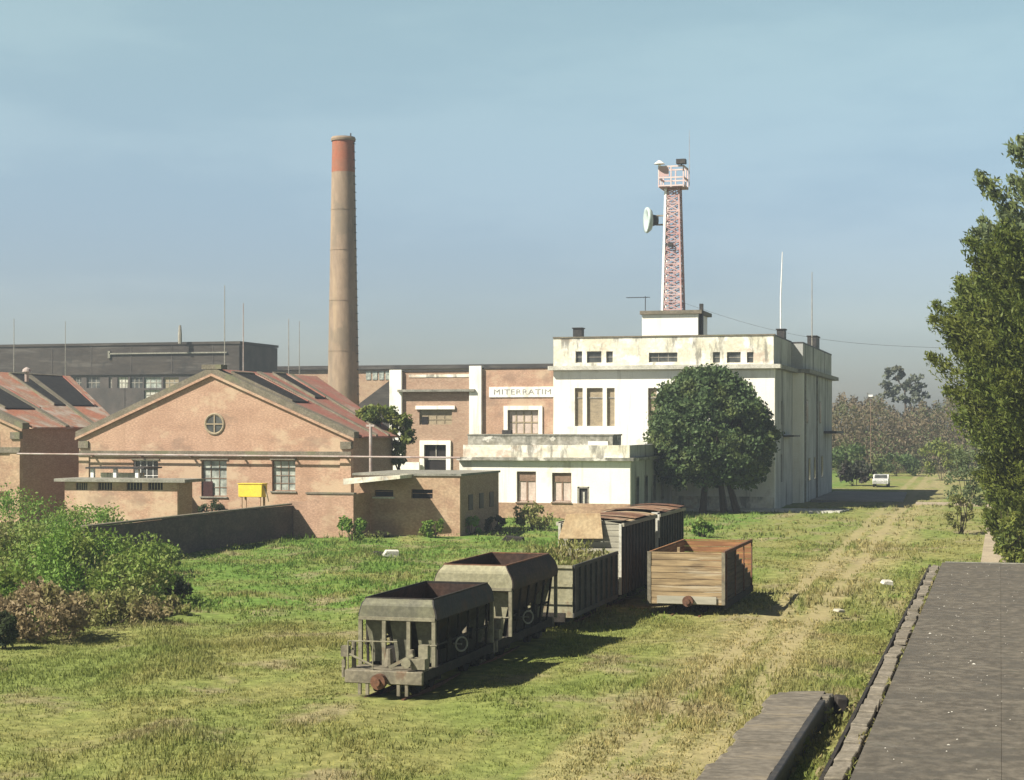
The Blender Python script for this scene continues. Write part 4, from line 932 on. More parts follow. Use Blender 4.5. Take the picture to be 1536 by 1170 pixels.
# ------------------------------------------------------------------ white main block
WY = 146.0
def white_block():
    xl, xr = front(830, WY), front(1162, WY); xp = xr + 1.0
    zc = hz(549, xr, WY); zp = hz(503, xr, WY); ys = 159.0; ye = side(1248, xp)
    t = thing('white_block', 'tall white flat roofed block with stained parapet and tall shuttered windows', 'building', ((xl + xr) / 2, WY, 0))
    big = []
    for a, b in ((862, 874), (880, 904), (910, 922), (972, 985), (991, 1015), (1021, 1033), (1083, 1095), (1101, 1119), (1122, 1128)):
        big.append(hole(a, b, 582, 639, WY))
    MB().wall('y', WY, .5, xl, xr, 0, zc - .2, big).build('front_wall', 'plaster_white', t)
    small = [hole(863, 873, 527, 544, WY), hole(880, 902, 527, 544, WY), hole(909, 919, 527, 544, WY), hole(973, 1016, 529, 543, WY), hole(1069, 1080, 528, 544, WY), hole(1090, 1111, 528, 544, WY), hole(1120, 1130, 528, 544, WY)]
    MB().wall('y', WY + .05, .45, xl, xr - .1, zc + .16, zp, small).build('parapet', 'plaster_stained', t)
    MB().box(xl - .35, xr + .55, WY - .6, WY + .5, zc - .197, zc + .157).build('cornice', 'concrete_pale', t)
    MB().box(xl - .05, xr + .02, WY - .02, WY + .55, zp + .003, zp + .13).build('parapet_cap', 'coping', t)
    # right flank: set back bay, then a projecting bay whose return is coloured white to look sunlit
    fl = [(150.5, 151.5, 7.2, 9.2), (150.2, 151.4, 2.2, 4.6)]
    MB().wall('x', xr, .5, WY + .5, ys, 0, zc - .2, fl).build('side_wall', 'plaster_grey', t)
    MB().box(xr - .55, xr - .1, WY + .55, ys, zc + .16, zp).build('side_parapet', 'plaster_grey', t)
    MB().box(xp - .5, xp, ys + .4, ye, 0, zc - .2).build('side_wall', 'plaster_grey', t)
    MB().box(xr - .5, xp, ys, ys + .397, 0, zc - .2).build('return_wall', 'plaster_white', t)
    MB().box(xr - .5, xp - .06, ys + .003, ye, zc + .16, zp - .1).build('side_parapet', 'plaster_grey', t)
    MB().box(xr + .003, xp + .6, ys - .3, ye + 1.2, zc - .197, zc + .157).box(xr - .3, xr + .55, WY + .503, ys - .303, zc - .19, zc + .15).build('cornice', 'concrete', t)
    MB().box(xr - .6, xp - .03, ys, ye, zp - .097, zp + .05).box(xr - .6, xr - .07, WY + .56, ys - .003, zp + .003, zp + .12).build('parapet_cap', 'dark_metal', t)
    MB().box(xr + .003, xr + .9, WY + 6, ys - 2, 6.1, 6.25).build('ledge', 'dark_metal', t)
    MB().box(xp + .003, xp + 1.3, ye - 9, ye - .5, 6.3, 6.55).build('ledge', 'dark_metal', t)
    MB().box(xl, xl + .5, WY + .5, ye, 0, zp - .2).build('side_wall', 'plaster_grey', t)
    MB().box(xl + .5, xp - .5, ye - .5, ye, 0, zp - .2).build('rear_wall', 'plaster_grey', t)
    MB().box(xl + .5, xr - .56, WY + .56, ye - .5, zc, zc + .15).build('roof', 'concrete', t)
    MB().box(xl + .02, xr - .02, WY - .06, WY - .003, 0, 1.1).build('plinth', 'plaster_stained', t)
    for h in big:
        w = MB().box(h[0], h[1], WY + .2, WY + .25, (h[2] + h[3]) / 2 + .75, (h[2] + h[3]) / 2 + .85).build('window', 'frame_grey', t)
        MB().box(h[0] + .004, h[1] - .004, WY + .26, WY + .3, h[2] + .004, h[3] - .004).build('shutter', 'shutter', w)
    for h in small:
        n = 3 if h[1] - h[0] > 1.6 else 1
        window(t, WY + .05, *h, .15, n, 2, 'frame_grey', 'glass' if n == 3 and h[1] - h[0] > 2 else ('shutter' if n == 3 else 'glass'), .05, .05)
    for h in fl:
        w = MB().box(xr - .22, xr - .18, h[0], h[1], (h[2] + h[3]) / 2 - .03, (h[2] + h[3]) / 2 + .03).build('window', 'frame_grey', t)
        MB().box(xr - .32, xr - .26, h[0] + .004, h[1] - .004, h[2] + .004, h[3] - .004).build('pane', 'glass', w)
    for yy, z0 in ((ys + 2.0, 7.4), (ys + 14, 7.4), (ys + 4, 2.0), (ys + 16, 2.0), (ys + 9, 2.0)):
        w = MB().box(xp + .003, xp + .05, yy - .1, yy + 1.5, z0 - .1, z0 + 2.1).build('window', 'concrete', t)
        MB().box(xp + .053, xp + .06, yy, yy + 1.4, z0, z0 + 2).build('pane', 'glass', w)
    # stained panels of the projecting bay: downpipes
    for yy in (ys + .8, ys + 11.5): MB().cyl((xp + .09, yy, 0), (xp + .09, yy, zc - .21), .08, n=8).build('downpipe', 'concrete', t)
    # roof house
    py = 150.0; a, b = front(963, py), front(1047, py); z1 = hz(472, a, py)
    rh = MB().box(a, b, py, py + 5, zc + .15, z1).build('roof_house', 'plaster_white', t)
    MB().box(a - .15, b + .35, py - .25, py + 5.4, z1 + .003, z1 + .32).build('cap_slab', 'coping', rh)
    MB().box(b + .05, b + .35, py + .4, py + .8, zc + .15, z1 + .9).build('vent_pipe', 'dark_metal', rh)
    return zc, zp, z1 + .33, xl, xr, xp, ys, ye
zc, zp, ztow, xl, xr, xp, ys, ye = white_block()

# lattice mast
def mast():
    yy = 152.0; xc = front(1010, yy); ztop = hz(283, xc, yy); zr = hz(252, xc, yy)
    t = thing('lattice_mast', 'faded red and white lattice radio mast with a railed top platform', 'mast', (xc, yy, ztow))
    b, tp = .85, .58
    cr = lambda z, i: (xc + ((-1, 1, 1, -1)[i]) * (b + (tp - b) * (z - ztow) / (ztop - ztow)), yy + ((-1, -1, 1, 1)[i]) * (b + (tp - b) * (z - ztow) / (ztop - ztow)), z)
    for i in range(4):
        MB().beam(cr(ztow, i), cr(ztop, i), .15 if i else .2).build('leg', 'white_paint' if i in (0, 3) else 'tower_red', t)
    br = MB(); zs = np.linspace(ztow + .15, ztop, 17)
    for z0, z1 in zip(zs[:-1], zs[1:]):
        for i in range(4):
            j = (i + 1) % 4
            br.beam(cr(z0, i), cr(z1, j), .085).beam(cr(z0, j), cr(z1, i), .085).beam(cr(z0, i), cr(z0, j), .085)
    br.build('bracing', 'tower_red', t)
    ld = MB()
    for s in (-.28, .28): ld.beam((xc + s, yy - .55, ztow + .1), (xc + s, yy - .55, ztop), .07)
    for z in np.arange(ztow + .3, ztop, .35): ld.beam((xc - .28, yy - .55, z), (xc + .28, yy - .55, z), .05)
    ld.build('ladder', 'tower_red', t)
    MB().box(xc - .28, xc + .12, yy - 1.05, yy - .8, hz(372, xc, yy), hz(366, xc, yy)).build('junction_box', 'dark_metal', t)
    W = 1.1
    MB().box(xc - W, xc + W, yy - W, yy + W, ztop, ztop + .14).build('platform', 'tower_red', t)
    rl = MB()
    for z in (ztop + .14, ztop + .85, zr):
        for p, q in (((-W, -W), (W, -W)), ((W, -W), (W, W)), ((W, W), (-W, W)), ((-W, W), (-W, -W))):
            rl.beam((xc + p[0], yy + p[1], z), (xc + q[0], yy + q[1], z), .12)
    for p in ((-W, -W), (W, -W), (W, W), (-W, W), (0, -W), (-W, 0), (W, 0), (0, W)): rl.beam((xc + p[0], yy + p[1], ztop), (xc + p[0], yy + p[1], zr), .11)
    rl.build('railing', 'tower_pale', t)
    MB().box(xc - W, xc - .2, yy - W - .04, yy - W - .02, ztop + .95, zr - .05).build('railing_panel', 'tower_red', t)
    return xc, yy, ztop, zr
mx, my, mt, mr = mast()
dz = hz(331, mx - 1.8, my)
t = thing('dish_antenna', 'pale round dish antenna on the left side of the lattice mast', 'dish antenna', (mx - 1.7, my - .3, dz))
prof = [(0.0, .02), (.28, .2), (.5, .55), (.62, .9), (.68, 1.12), (.5, 1.16), (.2, .9), (.12, .4), (.08, .02)]
def dish(c, prof, ax):
    ax = Vector(ax).normalized(); u = ax.cross(Vector((0, 0, 1))).normalized(); w = u.cross(ax)
    return MB().loft([[tuple(Vector(c) + ax * a + (u * math.cos(k * math.pi / 12) + w * math.sin(k * math.pi / 12)) * r) for k in range(24)] for a, r in prof])
dish((mx - 1.75, my - .3, dz), prof, (-.8, -.35, 0)).build('reflector', 'dish', t, smooth=True)
MB().cyl((mx - 1.9, my - .35, dz), (mx - 1.35, my - .15, dz), .55, .4, n=16).build('rear_hub', 'dark_metal', t)
MB().beam((mx - 1.5, my - .2, dz - .4), (mx - .66, my - .1, dz - .4), .14).beam((mx - 1.5, my - .2, dz + .4), (mx - .66, my - .1, dz + .4), .14).build('mount', 'frame_grey', t)
x = mx - 1.0
tag(MB().cyl((x, my - 1.3, mr), (x, my - 1.3, mr + .2), .1).cyl((x, my - 1.3, mr + .2), (x, my - 1.3, mr + .5), .5, .12, n=16).build('beacon_lamp', 'white_paint', smooth=False), 'small white conical lamp on the left top corner of the mast', 'lamp')
x = mx + .95
tag(MB().box(x - .42, x + .42, my - 1.6, my - 1.0, mr + .12, mr + .55).cyl((x, my - 1.3, mr), (x, my - 1.3, mr + .12), .07).build('siren_box', 'dark_metal', bevel=.03), 'small dark box on the right top corner of the mast', 'box')
x = front(1034, my)
tag(MB().cyl((x, my, mt + .1), (x, my, hz(195, x, my)), .035, .012, n=6).build('whip_antenna', 'pipe'), 'thin pale whip antenna rising above the mast platform', 'antenna')
# yagi left of the roof house
yy = 150.8; xa = front(968, yy); za = hz(446, xa, yy)
t = thing('yagi_antenna', 'small dark comb antenna beside the mast foot', 'antenna', (xa, yy, ztow - .02))
MB().cyl((xa, yy, ztow - .01), (xa, yy, za + .1), .035).build('pole', 'dark_metal', t)
mb = MB().beam((xa - 1.7, yy, za), (xa + .4, yy, za), .05)
for q in np.linspace(-1.6, .3, 8): mb.beam((xa + q, yy - .45, za), (xa + q, yy + .45, za), .04)
mb.build('boom', 'dark_metal', t)
# roof boxes, aerial poles
def roofbox(px, yy, x, w, d, z0, z1, label):
    o = MB().box(x - w / 2, x + w / 2, yy, yy + d, z0, z1).box(x - w / 2 - .08, x + w / 2 + .08, yy - .08, yy + d + .08, z1 + .002, z1 + .1)
    tag(o.build('roof_tank', 'dark_metal', bevel=.02), label, 'roof box')
roofbox(865, 148, front(866, 148), .8, .9, zp - .6, hz(493, front(866, 148), 148), 'small dark box on the left end of the white block parapet')
yq = 153; roofbox(0, yq, xr - .35, .7, 1.2, zp + .11, zp + .85, 'dark box on the parapet below the tall white aerial pole')
yq = 172; roofbox(0, yq, xp - .6, .9, 3.0, zp + .05, zp + 1.2, 'larger dark box on the far right parapet corner of the white block')
yq = 152; x = front(1171, yq) - .6
x = xr - .5
def poleat(x, y, z0, z1, r, m, name, label, cat, bend=None, group=None):
    pts = [(x, y, z0), (x, y, (z0 + z1) / 2), (x + (bend or 0), y, z1)]
    return tag(MB().cyl(pts[0], pts[1], r, r, 8).cyl(pts[1], pts[2], r, r * .6, 8).build(name, m), label, cat, group)
yq = side(1171, xr - .4); poleat(xr - .4, yq, zp - .4, hz(378, xr - .4, yq), .06, 'white_paint', 'aerial_pole', 'tall white aerial pole on the right parapet of the white block', 'aerial', .15)
yq = side(1218, xp - .4); poleat(xp - .4, yq, zp - .4, hz(408, xp - .4, yq), .05, 'frame_grey', 'aerial_pole', 'thin grey aerial pole at the far end of the white block roof', 'aerial')
# sagging wire from the mast foot to the trees
pa = Vector((mx + 1, my, hz(455, mx, my))); pb = Vector((*AT(1420, 120), 0)); pb.z = H + (HY - 522) * 120 / FPX
pts = [tuple(pa.lerp(pb, k / 24) + Vector((0, 0, -1.0 * math.sin(math.pi * k / 24)))) for k in range(25)]
tag(MB().tube(pts, .011, 5).build('overhead_wire', 'dark_metal'), 'thin sagging wire from the mast foot toward the right hand trees', 'wire')

# ------------------------------------------------------------------ white annex in front of the block
def white_annex():
    Y = 128.0; xr_ = -26.8; x0 = front(689, Y); zt = hz(668, xr_, Y); zcn = hz(690, xr_, Y)
    t = thing('white_annex', 'low white annex with two double windows, a narrow door and a stained parapet', 'building', ((x0 + xr_) / 2, Y, 0))
    hs = [hole(775, 804, 707, 753, Y), hole(828, 857, 709, 753, Y), hole(866, 884, 730, 766, Y)]
    MB().wall('y', Y, .4, x0, xr_, 0, zcn - .08, hs).build('front_wall', 'plaster_white', t)
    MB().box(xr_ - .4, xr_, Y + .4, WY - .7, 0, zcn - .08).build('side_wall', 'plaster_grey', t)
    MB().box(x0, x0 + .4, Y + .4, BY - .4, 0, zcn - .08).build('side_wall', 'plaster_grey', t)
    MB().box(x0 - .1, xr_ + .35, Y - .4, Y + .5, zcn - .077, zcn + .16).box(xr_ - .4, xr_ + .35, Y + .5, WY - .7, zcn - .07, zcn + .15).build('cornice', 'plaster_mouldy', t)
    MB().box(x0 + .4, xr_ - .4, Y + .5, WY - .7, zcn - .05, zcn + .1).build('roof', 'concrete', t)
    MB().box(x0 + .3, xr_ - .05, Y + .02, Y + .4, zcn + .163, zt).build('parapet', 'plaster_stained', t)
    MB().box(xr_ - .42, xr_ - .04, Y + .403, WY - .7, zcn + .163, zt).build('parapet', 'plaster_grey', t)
    xa, xb = x0 + .55, front(917, Y)
    MB().box(xa, xb, Y + .45, Y + 3.5, zcn + .12, hz(653.5, xb, Y)).build('upper_parapet', 'plaster_mouldy', t)
    MB().box(xa - .05, xb + .08, Y + .4, Y + 3.6, hz(653.5, xb, Y) + .003, hz(651.5, xb, Y)).build('coping', 'concrete', t)
    MB().box(front(880, Y), front(910, Y), Y + .42, Y + .447, zcn + .5, zt + .3).build('plaster_patch', 'plaster_white', t)
    xq, yq = xr_, WY - .72
    MB().box(xb + .1, xr_ + 4.2, WY - 3.6, WY - .703, zt - .1, zt + .25).build('link_roof', 'shed_side', t)
    MB().box(x0 + .05, xr_ + .02, Y - .08, Y - .003, 0, hz(756, xr_, Y)).build('plinth', 'brick_dark', t)
    for h in hs[:2]:
        w = window(t, Y, *h, .2, 2, 1, 'frame_brown', 'shutter_pink', .09, .12)
        z = h[3] - (h[3] - h[2]) * .32
        MB().box(h[0] + .09, h[1] - .09, Y + .19, Y + .25, z, h[3] - .09).build('transom', 'frame_brown', w)
        MB().box(h[0] - .05, h[1] + .05, Y - .18, Y - .09, h[2] - .1, h[2] - .003).build('sill', 'frame_brown', w)
    h = hs[2]
    s = MB().box(h[0], h[0] + .14, Y + .02, Y + .12, h[2], h[3]).box(h[1] - .14, h[1], Y + .02, Y + .12, h[2], h[3]).box(h[0], h[1], Y + .02, Y + .12, h[3] - .12, h[3]).build('doorway', 'frame_grey', t)
    MB().box(h[0] + .14, h[1] - .14, Y + .15, Y + .2, h[2], h[3]).build('door_leaf', 'dark_metal', s)
    MB().box((h[0] + h[1]) / 2 - .06, (h[0] + h[1]) / 2 + .08, Y + .11, Y + .149, h[2], h[3] - .4).build('door_strip', 'concrete_pale', s)
    for k in range(4):
        yy = Y + 2 + k * 3.4
        w = MB().box(xr_ + .003, xr_ + .05, yy, yy + 1.2, 1.0, 3.2).build('window', 'frame_grey', t); MB().box(xr_ + .053, xr_ + .06, yy + .1, yy + 1.1, 1.1, 3.1).build('pane', 'glass', w)
white_annex()
Y = 130.5; xq = front(768, Y) 
tag(MB().box(front(754, 129.2), front(768, 129.2), 129, 129.4, hz(651, front(754, 129), 129), hz(645, front(754, 129), 129)).build('planter_box', 'dark_metal', bevel=.02), 'small dark box on the annex parapet below the white framed window', 'box')

# ------------------------------------------------------------------ far poles on the left skyline
for k, (px, py0, Y, r, lab) in enumerate([(21, 478, 214, .07, 'leftmost faint pole on the skyline above the dark shed'), (98, 482, 214, .06, 'faint pole above the dark shed, second from the left edge'), (270, 488, 218.6, .28, 'short thick dark stack on the dark shed roof'),
                                     (337, 428, 214, .08, 'tallest thin pole on the left skyline, behind the gable apex'), (365, 455, 150, .07, 'pale topped pole just right of the gable apex'), (433, 478, 245, .09, 'faint pole between the dark shed and the chimney'), (449, 482, 245, .07, 'thinner faint pole nearest the left side of the chimney')]):
    x = front(px, Y); poleat(x, Y, 0 if r < .2 else 18.5, hz(py0, x, Y), r, ['frame_grey', 'pipe'][k == 4], 'skyline_pole', lab, 'pole')

# ------------------------------------------------------------------ car, lamp pole
def car():
    x, y = -13.3, 206
    t = thing('parked_car', 'small white car parked in the shade beyond the white block', 'car', (x, y, 0))
    z = .01; W = .86
    prof = [(-2.05, .35), (-2.08, .75), (-1.95, .95), (-1.15, 1.0), (-.6, 1.42), (.75, 1.45), (1.5, 1.02), (2.0, .92), (2.1, .7), (2.08, .35)]
    MB().loft([[(x + sx * k, y + a, z + b) for a, b in prof] for sx, k in ((-1, W * .97), (-1, W), (1, W), (1, W * .97))][1:3], closed=True).prism([(x - W, y + a, z + b) for a, b in prof], (2 * W, 0, 0)).build('body', 'car', t, bevel=.05)
    MB().prism([(x - W * .85, y - 1.12, z + 1.06), (x + W * .85, y - 1.12, z + 1.06), (x + W * .78, y - .68, z + 1.38), (x - W * .78, y - .68, z + 1.38)], (0, -.03, .02)).build('windscreen', 'glass', t)
    for s in (-1, 1):
        MB().box(x + s * (W + .004), x + s * (W + .012), y - .55, y + .95, z + 1.04, z + 1.34).build('side_window', 'glass', t)
        MB().box(x + s * .62 - .16, x + s * .62 + .16, y - 2.1, y - 2.03, z + .62, z + .76).build('headlight', 'glass_pale', t)
        for yy in (-1.3, 1.3):
            w = MB().cyl((x + s * (W - .2), y + yy, z + .31), (x + s * (W + .02), y + yy, z + .31), .31, n=18).build('wheel', 'tyre', t)
            MB().cyl((x + s * (W + .021), y + yy, z + .31), (x + s * (W + .03), y + yy, z + .31), .19, n=14).build('rim', 'frame_grey', w)
car()
x, y = AT(1306, 255)
t = thing('lamp_pole', 'slim pole with a tiny white head among the far brown scrub', 'pole', (x, y, 0))
MB().cyl((x, y, 0), (x, y, 11.4), .045, .035, n=8).build('pole', 'frame_brown', t)
MB().box(x - .3, x + .3, y - .3, y + .3, 11.4, 11.7).build('lamp_head', 'white_paint', t)

# ------------------------------------------------------------------ vegetation
def limb(mb, a, b, r0, r1, bend=.25, n=4):
    a, b = np.array(a, float), np.array(b, float); pts = [a]
    off = rng.normal(size=3) * bend
    for k in range(1, n + 1):
        s = k / n; pts.append(a + (b - a) * s + off * math.sin(math.pi * s))
    for k in range(n): mb.cyl(pts[k], pts[k + 1], r0 + (r1 - r0) * k / n, r0 + (r1 - r0) * (k + 1) / n, 8)
    return pts
def round_tree():
    D = 141.5; x, y = AT(1066, D)
    t = thing('round_tree', 'dense dark green domed tree on three trunks in front of the white block', 'tree', (x, y, 0))
    s = D / FPX
    rad = lambda z: np.interp(z, [1.7, 2.4, 3.6, 5.2, 7.0, 8.6, 10.0, 11.2, 11.75], [2.2, 3.8, 5.0, 5.6, 5.4, 4.7, 3.6, 2.2, .9])
    pts = []; 
    for k in range(680):
        z = rng.uniform(2.5, 11.5); a = rng.uniform(0, 6.283); u = rng.uniform(.72, 1.0) ** .6
        if k % 4 == 0: u = rng.uniform(.15, .8)
        r = (rad(z) - .35) * u * (1 + .06 * math.sin(3 * a + z) + .05 * math.sin(5 * a - 1.7 * z))
        xo = -.25 if z > 9.5 else 0
        pts.append(blob((x + r * math.cos(a) + xo, y + r * math.sin(a), z), np.array([.62, .62, .5]) * rng.uniform(.55, 1.7), int(95), .25))
    c = np.concatenate(pts)
    tr = MB()
    for px, dx in ((1054, -.1), (1086, .1), (1106, .2)):
        bx, by = AT(px, D - .2)
        p = limb(tr, (bx, by, -.1), (x + (bx - x) * .45, y + rng.uniform(-.4, .4), 4.2), .33, .17, .15)
        for q in range(5):
            a = rng.uniform(0, 6.28); limb(tr, p[-1], (x + 3.3 * math.cos(a), y + 3.3 * math.sin(a), rng.uniform(5, 9)), .13, .04, .3)
    tr.build('trunk', 'bark', t)
    np_mesh('crown', leaves_at(c, .27, None, 1.6), 4, 'leaf_round', t)
round_tree()
def feather_tree(label, x, y, ztop, rfun, nl, leaf, m, z0=.6, seed=1, lsize=.34, name='feathery_tree', up=.35, cone=1.0):
    """evergreen whose limbs sweep up and out and carry feathery sprays"""
    global rng
    rng = np.random.default_rng(seed)
    t = thing(name, label, 'tree', (x, y, 0))
    tr = MB(); limb(tr, (x, y, -.2), (x + .2, y, ztop * .96), .45, .05, .15, 8)
    cs, al = [], []
    for k in range(nl):
        z = z0 + (ztop - z0) * (rng.random() ** cone) * .97; a = rng.uniform(0, 6.283)
        L = rfun(z) * (rng.uniform(.5, 1.0) if rng.random() < .55 else rng.uniform(.95, 1.22)); 
        d = np.array([math.cos(a), math.sin(a), 0.0]); tip = np.array([x, y, z]) + d * L + np.array([0, 0, up * L + rng.uniform(-.3, .5)])
        base = np.array([x, y, z * .94]); 
        if k % 3 == 0: tr.cyl(base, base + (tip - base) * .85, .07, .02, 5, cap=False)
        n = int(leaf * (L + .6)); s = rng.random(n) ** .55 ; s = .25 + .75 * s
        w = (.12 + .34 * L * .2 * np.sin(np.pi * np.clip(s, 0, 1) ** 1.3))[:, None]
        c = base + (tip - base) * s[:, None] + rng.normal(size=(n, 3)) * w * np.array([1, 1, .7])
        c[:, 2] += .12 * L * s ** 3
        dv = unit((tip - base)[None, :] + np.array([0, 0, .6 * L]))
        cs.append(c); al.append(np.repeat(dv, n, 0))
    c = np.concatenate(cs); al = np.concatenate(al)
    tr.build('trunk', 'bark', t)
    np_mesh('crown', leaves_at(c, lsize, al, 2.8, 1.3), 4, m, t)
    return t
feather_tree('big yellow green feathery evergreen at the right edge beside the dirt path', 3.3, 90.5, 16.6, lambda z: float(np.interp(z, [0, 3, 6, 9, 12, 14.5, 16.6], [3.4, 4.4, 5.4, 6.1, 5.6, 3.9, .8])), 330, 190, 'leaf_right', .2, 5, .21)
feather_tree('taller grey green evergreen rising behind the yellow green one at the right edge', 3.6, 105, 25.5, lambda z: float(np.interp(z, [0, 8, 14, 19, 22.5, 25.5], [3.5, 5.2, 5.0, 3.9, 2.4, .4])), 240, 70, 'leaf_grey', 2.0, 6, .34, up=.55)
def shrub(name, label, px, py, w, h, m, n=1600, leaf=.16, D=None, cat='shrub', stems=True, group=None, up=.6):
    x, y = (G(px, py) if D is None else AT(px, D)); s = dep(x, y) / FPX
    rx, hh = w * s / 2, h * s
    t = thing(name, label, cat, (x, y, 0), group)
    k = max(10, int(n / 70))
    c = clumpy((x, y, hh * .48), (rx * .95, rx * .8, hh * .52), n, k, max(.18, min(rx, hh) * .26), .9, -.75)
    c = c[c[:, 2] > .02]
    if stems:
        mb = MB()
        for q in range(6):
            a = rng.uniform(0, 6.28); rr = rx * rng.uniform(.2, .7)
            limb(mb, (x + .15 * math.cos(a), y + .15 * math.sin(a), -.05), (x + rr * math.cos(a), y + rr * math.sin(a) * .8, hh * rng.uniform(.5, .9)), .035, .012, .1, 3)
        mb.build('stems', 'bark', t)
    np_mesh('foliage', leaves_at(c, leaf, np.tile([0, 0, up], (len(c), 1)), 2.0, 1.6), 4, m, t)
    return t
# overgrown bank at the left edge
for a in [('weed_clump', 'bright green weed clump at the left edge, against the shaded alley', 30, 820, 190, 84, 'weed_green', 5200),
          ('weed_clump', 'bright green weed clump left of the near end of the yard wall', 135, 834, 150, 76, 'weed_green', 4800),
          ('weed_clump', 'green weed clump at the foot of the yard wall near end', 212, 866, 120, 64, 'weed_mid', 3200),
          ('weed_clump', 'tall green scrub at the left picture edge, behind the brown stalks', 25, 890, 190, 112, 'weed_mid', 6200),
          ('weed_clump', 'mixed green scrub in the middle of the left bank', 122, 898, 170, 108, 'weed_green', 6400),
          ('weed_clump', 'low olive scrub on the right slope of the left bank', 200, 910, 150, 82, 'weed_mid', 4400),
          ('dry_brush', 'brown dry brush along the front of the left bank', 165, 938, 190, 50, 'weed_olive', 3600),
          ('dry_brush', 'tall brown stalks at the lower left of the overgrown bank', 50, 960, 190, 82, 'weed_brown', 5200),
          ('weed_clump', 'green creeper clump over the brown stalks at the left edge', 20, 940, 120, 90, 'weed_green', 3600),
          ('dark_bush', 'dark shaded bush at the bottom left edge in front of the stalks', 2, 976, 50, 60, 'leaf_dim', 1600),
          ('dark_bush', 'small dark bush at the right tip of the left bank', 265, 903, 56, 42, 'leaf_dim', 1100),
          ('weed_clump', 'low pale weeds in front of the right end of the left bank', 245, 926, 90, 30, 'weed_olive', 1500),
          ('weed_clump', 'small green weed below the middle of the yard wall', 250, 858, 50, 44, 'weed_green', 1000)]:
    shrub(*a[:8], leaf=.15)
for a in [('weed_clump', 'rounded green bush at the foot of the sunlit yard end wall', 527, 812, 48, 44, 'weed_green', 1300),
          ('weed_clump', 'green bush below the slit window of the brick annex', 650, 808, 46, 34, 'weed_green', 1100),
          ('weed_clump', 'green bush at the corner of the brick annex', 706, 803, 44, 28, 'weed_green', 900),
          ('dark_bush', 'dim bush in the shade right of the brick annex', 742, 800, 40, 28, 'leaf_dim', 800),
          ('weed_clump', 'pale green bush below the white annex windows', 800, 795, 70, 38, 'weed_olive', 1400),
          ('weed_clump', 'green bush on the grass right of the boxcars', 1053, 806, 40, 28, 'weed_green', 900),
          ('dark_bush', 'dark bush under the workshop window bay behind the vent outbuilding', 320, 790, 55, 42, 'leaf_dim', 900)]:
    shrub(*a[:8], leaf=.2)
# small tree by the workshop corner
D = 128; x, y = AT(586, D); s = D / FPX
t = thing('small_tree', 'small olive tree leaning over the gap beside the tan workshop', 'tree', (x, y, 0))
c = np.concatenate([clumpy((x - .9, y, H + (640 - 622) * s), (1.75, 1.5, .95), 2600, 30, .45), clumpy((x + .75, y, H - 8 * s), (1.0, 1.0, 1.5), 1800, 24, .4), clumpy((x + .6, y, H - 42 * s), (.75, .8, 1.1), 900, 14, .35)])
mb = MB(); p = limb(mb, (x + .4, y, -.1), (x + .2, y, 6.4), .14, .06); limb(mb, p[2], (x - 1, y, 7.6), .07, .03); mb.build('trunk', 'bark', t)
np_mesh('crown', leaves_at(c, .26, None, 1.8), 4, 'leaf_small', t)
# by the path on the right
for a in [('path_shrub', 'grey green shrub beside the path left of the evergreens', 1452, 782, 70, 135, 'leaf_grey', 3200),
          ('path_shrub', 'low olive shrub at the path edge below the grey green shrub', 1440, 800, 46, 60, 'weed_olive', 1200),
          ('path_shrub', 'deep green bush at the foot of the evergreens, right of the path', 1522, 862, 66, 110, 'leaf_small', 2600),
          ('path_shrub', 'tall leafy shrub filling the space under the big evergreen', 1525, 845, 95, 215, 'leaf_right', 7000)]:
    shrub(*a[:8], leaf=.2)
# beyond the white block
for a in [('dark_bush', 'dark bush in the shade of the white block by the road', 1283, 735, 66, 36, 'weed_black', 1600, 205),
          ('far_shrub', 'bright green shrub behind the far corner of the white block', 1272, 708, 72, 52, 'far_green', 2200, 240),
          ('far_shrub', 'lower green shrub right of the bright one at the scrub foot', 1345, 703, 80, 34, 'far_green', 1800, 246),
          ('far_shrub', 'olive shrub at the foot of the scrub left of the evergreens', 1412, 712, 80, 60, 'leaf_small', 2200, 225)]:
    shrub(*a[:8], leaf=.42, D=a[8])
n = 62000
px = rng.uniform(1215, 1640, n); Dd = rng.uniform(256, 300, n)
xc_ = (px - CX) / FPX * Dd; X = xc_ * CS - Dd * SN; Yv = xc_ * SN + Dd * CS
top = 10.2 + 1.1 * np.sin(px * .045) + .8 * np.sin(px * .11 + 1) + .5 * np.sin(px * .31) + (Dd - 275) * .06
u = rng.random(n); Z = top * u ** .7
bun = np.sin(X * .9 + Yv * .5) * np.sin(Yv * .6 - X * .3) * np.sin(Z * 1.1 + X * .4)
keep = bun > -.35
c = np.stack([X, Yv, Z], 1)[keep]
o = np_mesh('far_woodland', leaves_at(c, .45, np.tile([0, 0, .5], (len(c), 1)), 2.2, 1.6), 4, 'far_brown', loc=(-15, 275, 0)); setting(o, 'stuff')
D = 290; x, y = AT(1357, D); s = D / FPX
t = thing('far_tree', 'hazy grey green tree standing above the far brown scrub', 'tree', (x, y, 0))
c = np.concatenate([clumpy((x - 1.6, y, H + 80 * s), (1.9, 2, 1.4), 420, 14, .6), clumpy((x + 1.7, y, H + 66 * s), (2.1, 2, 1.5), 460, 14, .6), clumpy((x - 2.2, y, H + 62 * s), (1.8, 2, 1.0), 260, 9, .6), clumpy((x, y, H + 48 * s), (4.0, 2.5, 1.5), 700, 20, .7)])
mb = MB(); p = limb(mb, (x, y, 0), (x, y, 13.5), .35, .12); limb(mb, p[-1], (x - 1.6, y, 15.8), .12, .04); limb(mb, p[-1], (x + 1.9, y, 14.5), .12, .04); mb.build('trunk', 'bark', t)
np_mesh('crown', leaves_at(c, .6, None, 1.7), 4, 'far_grey', t)

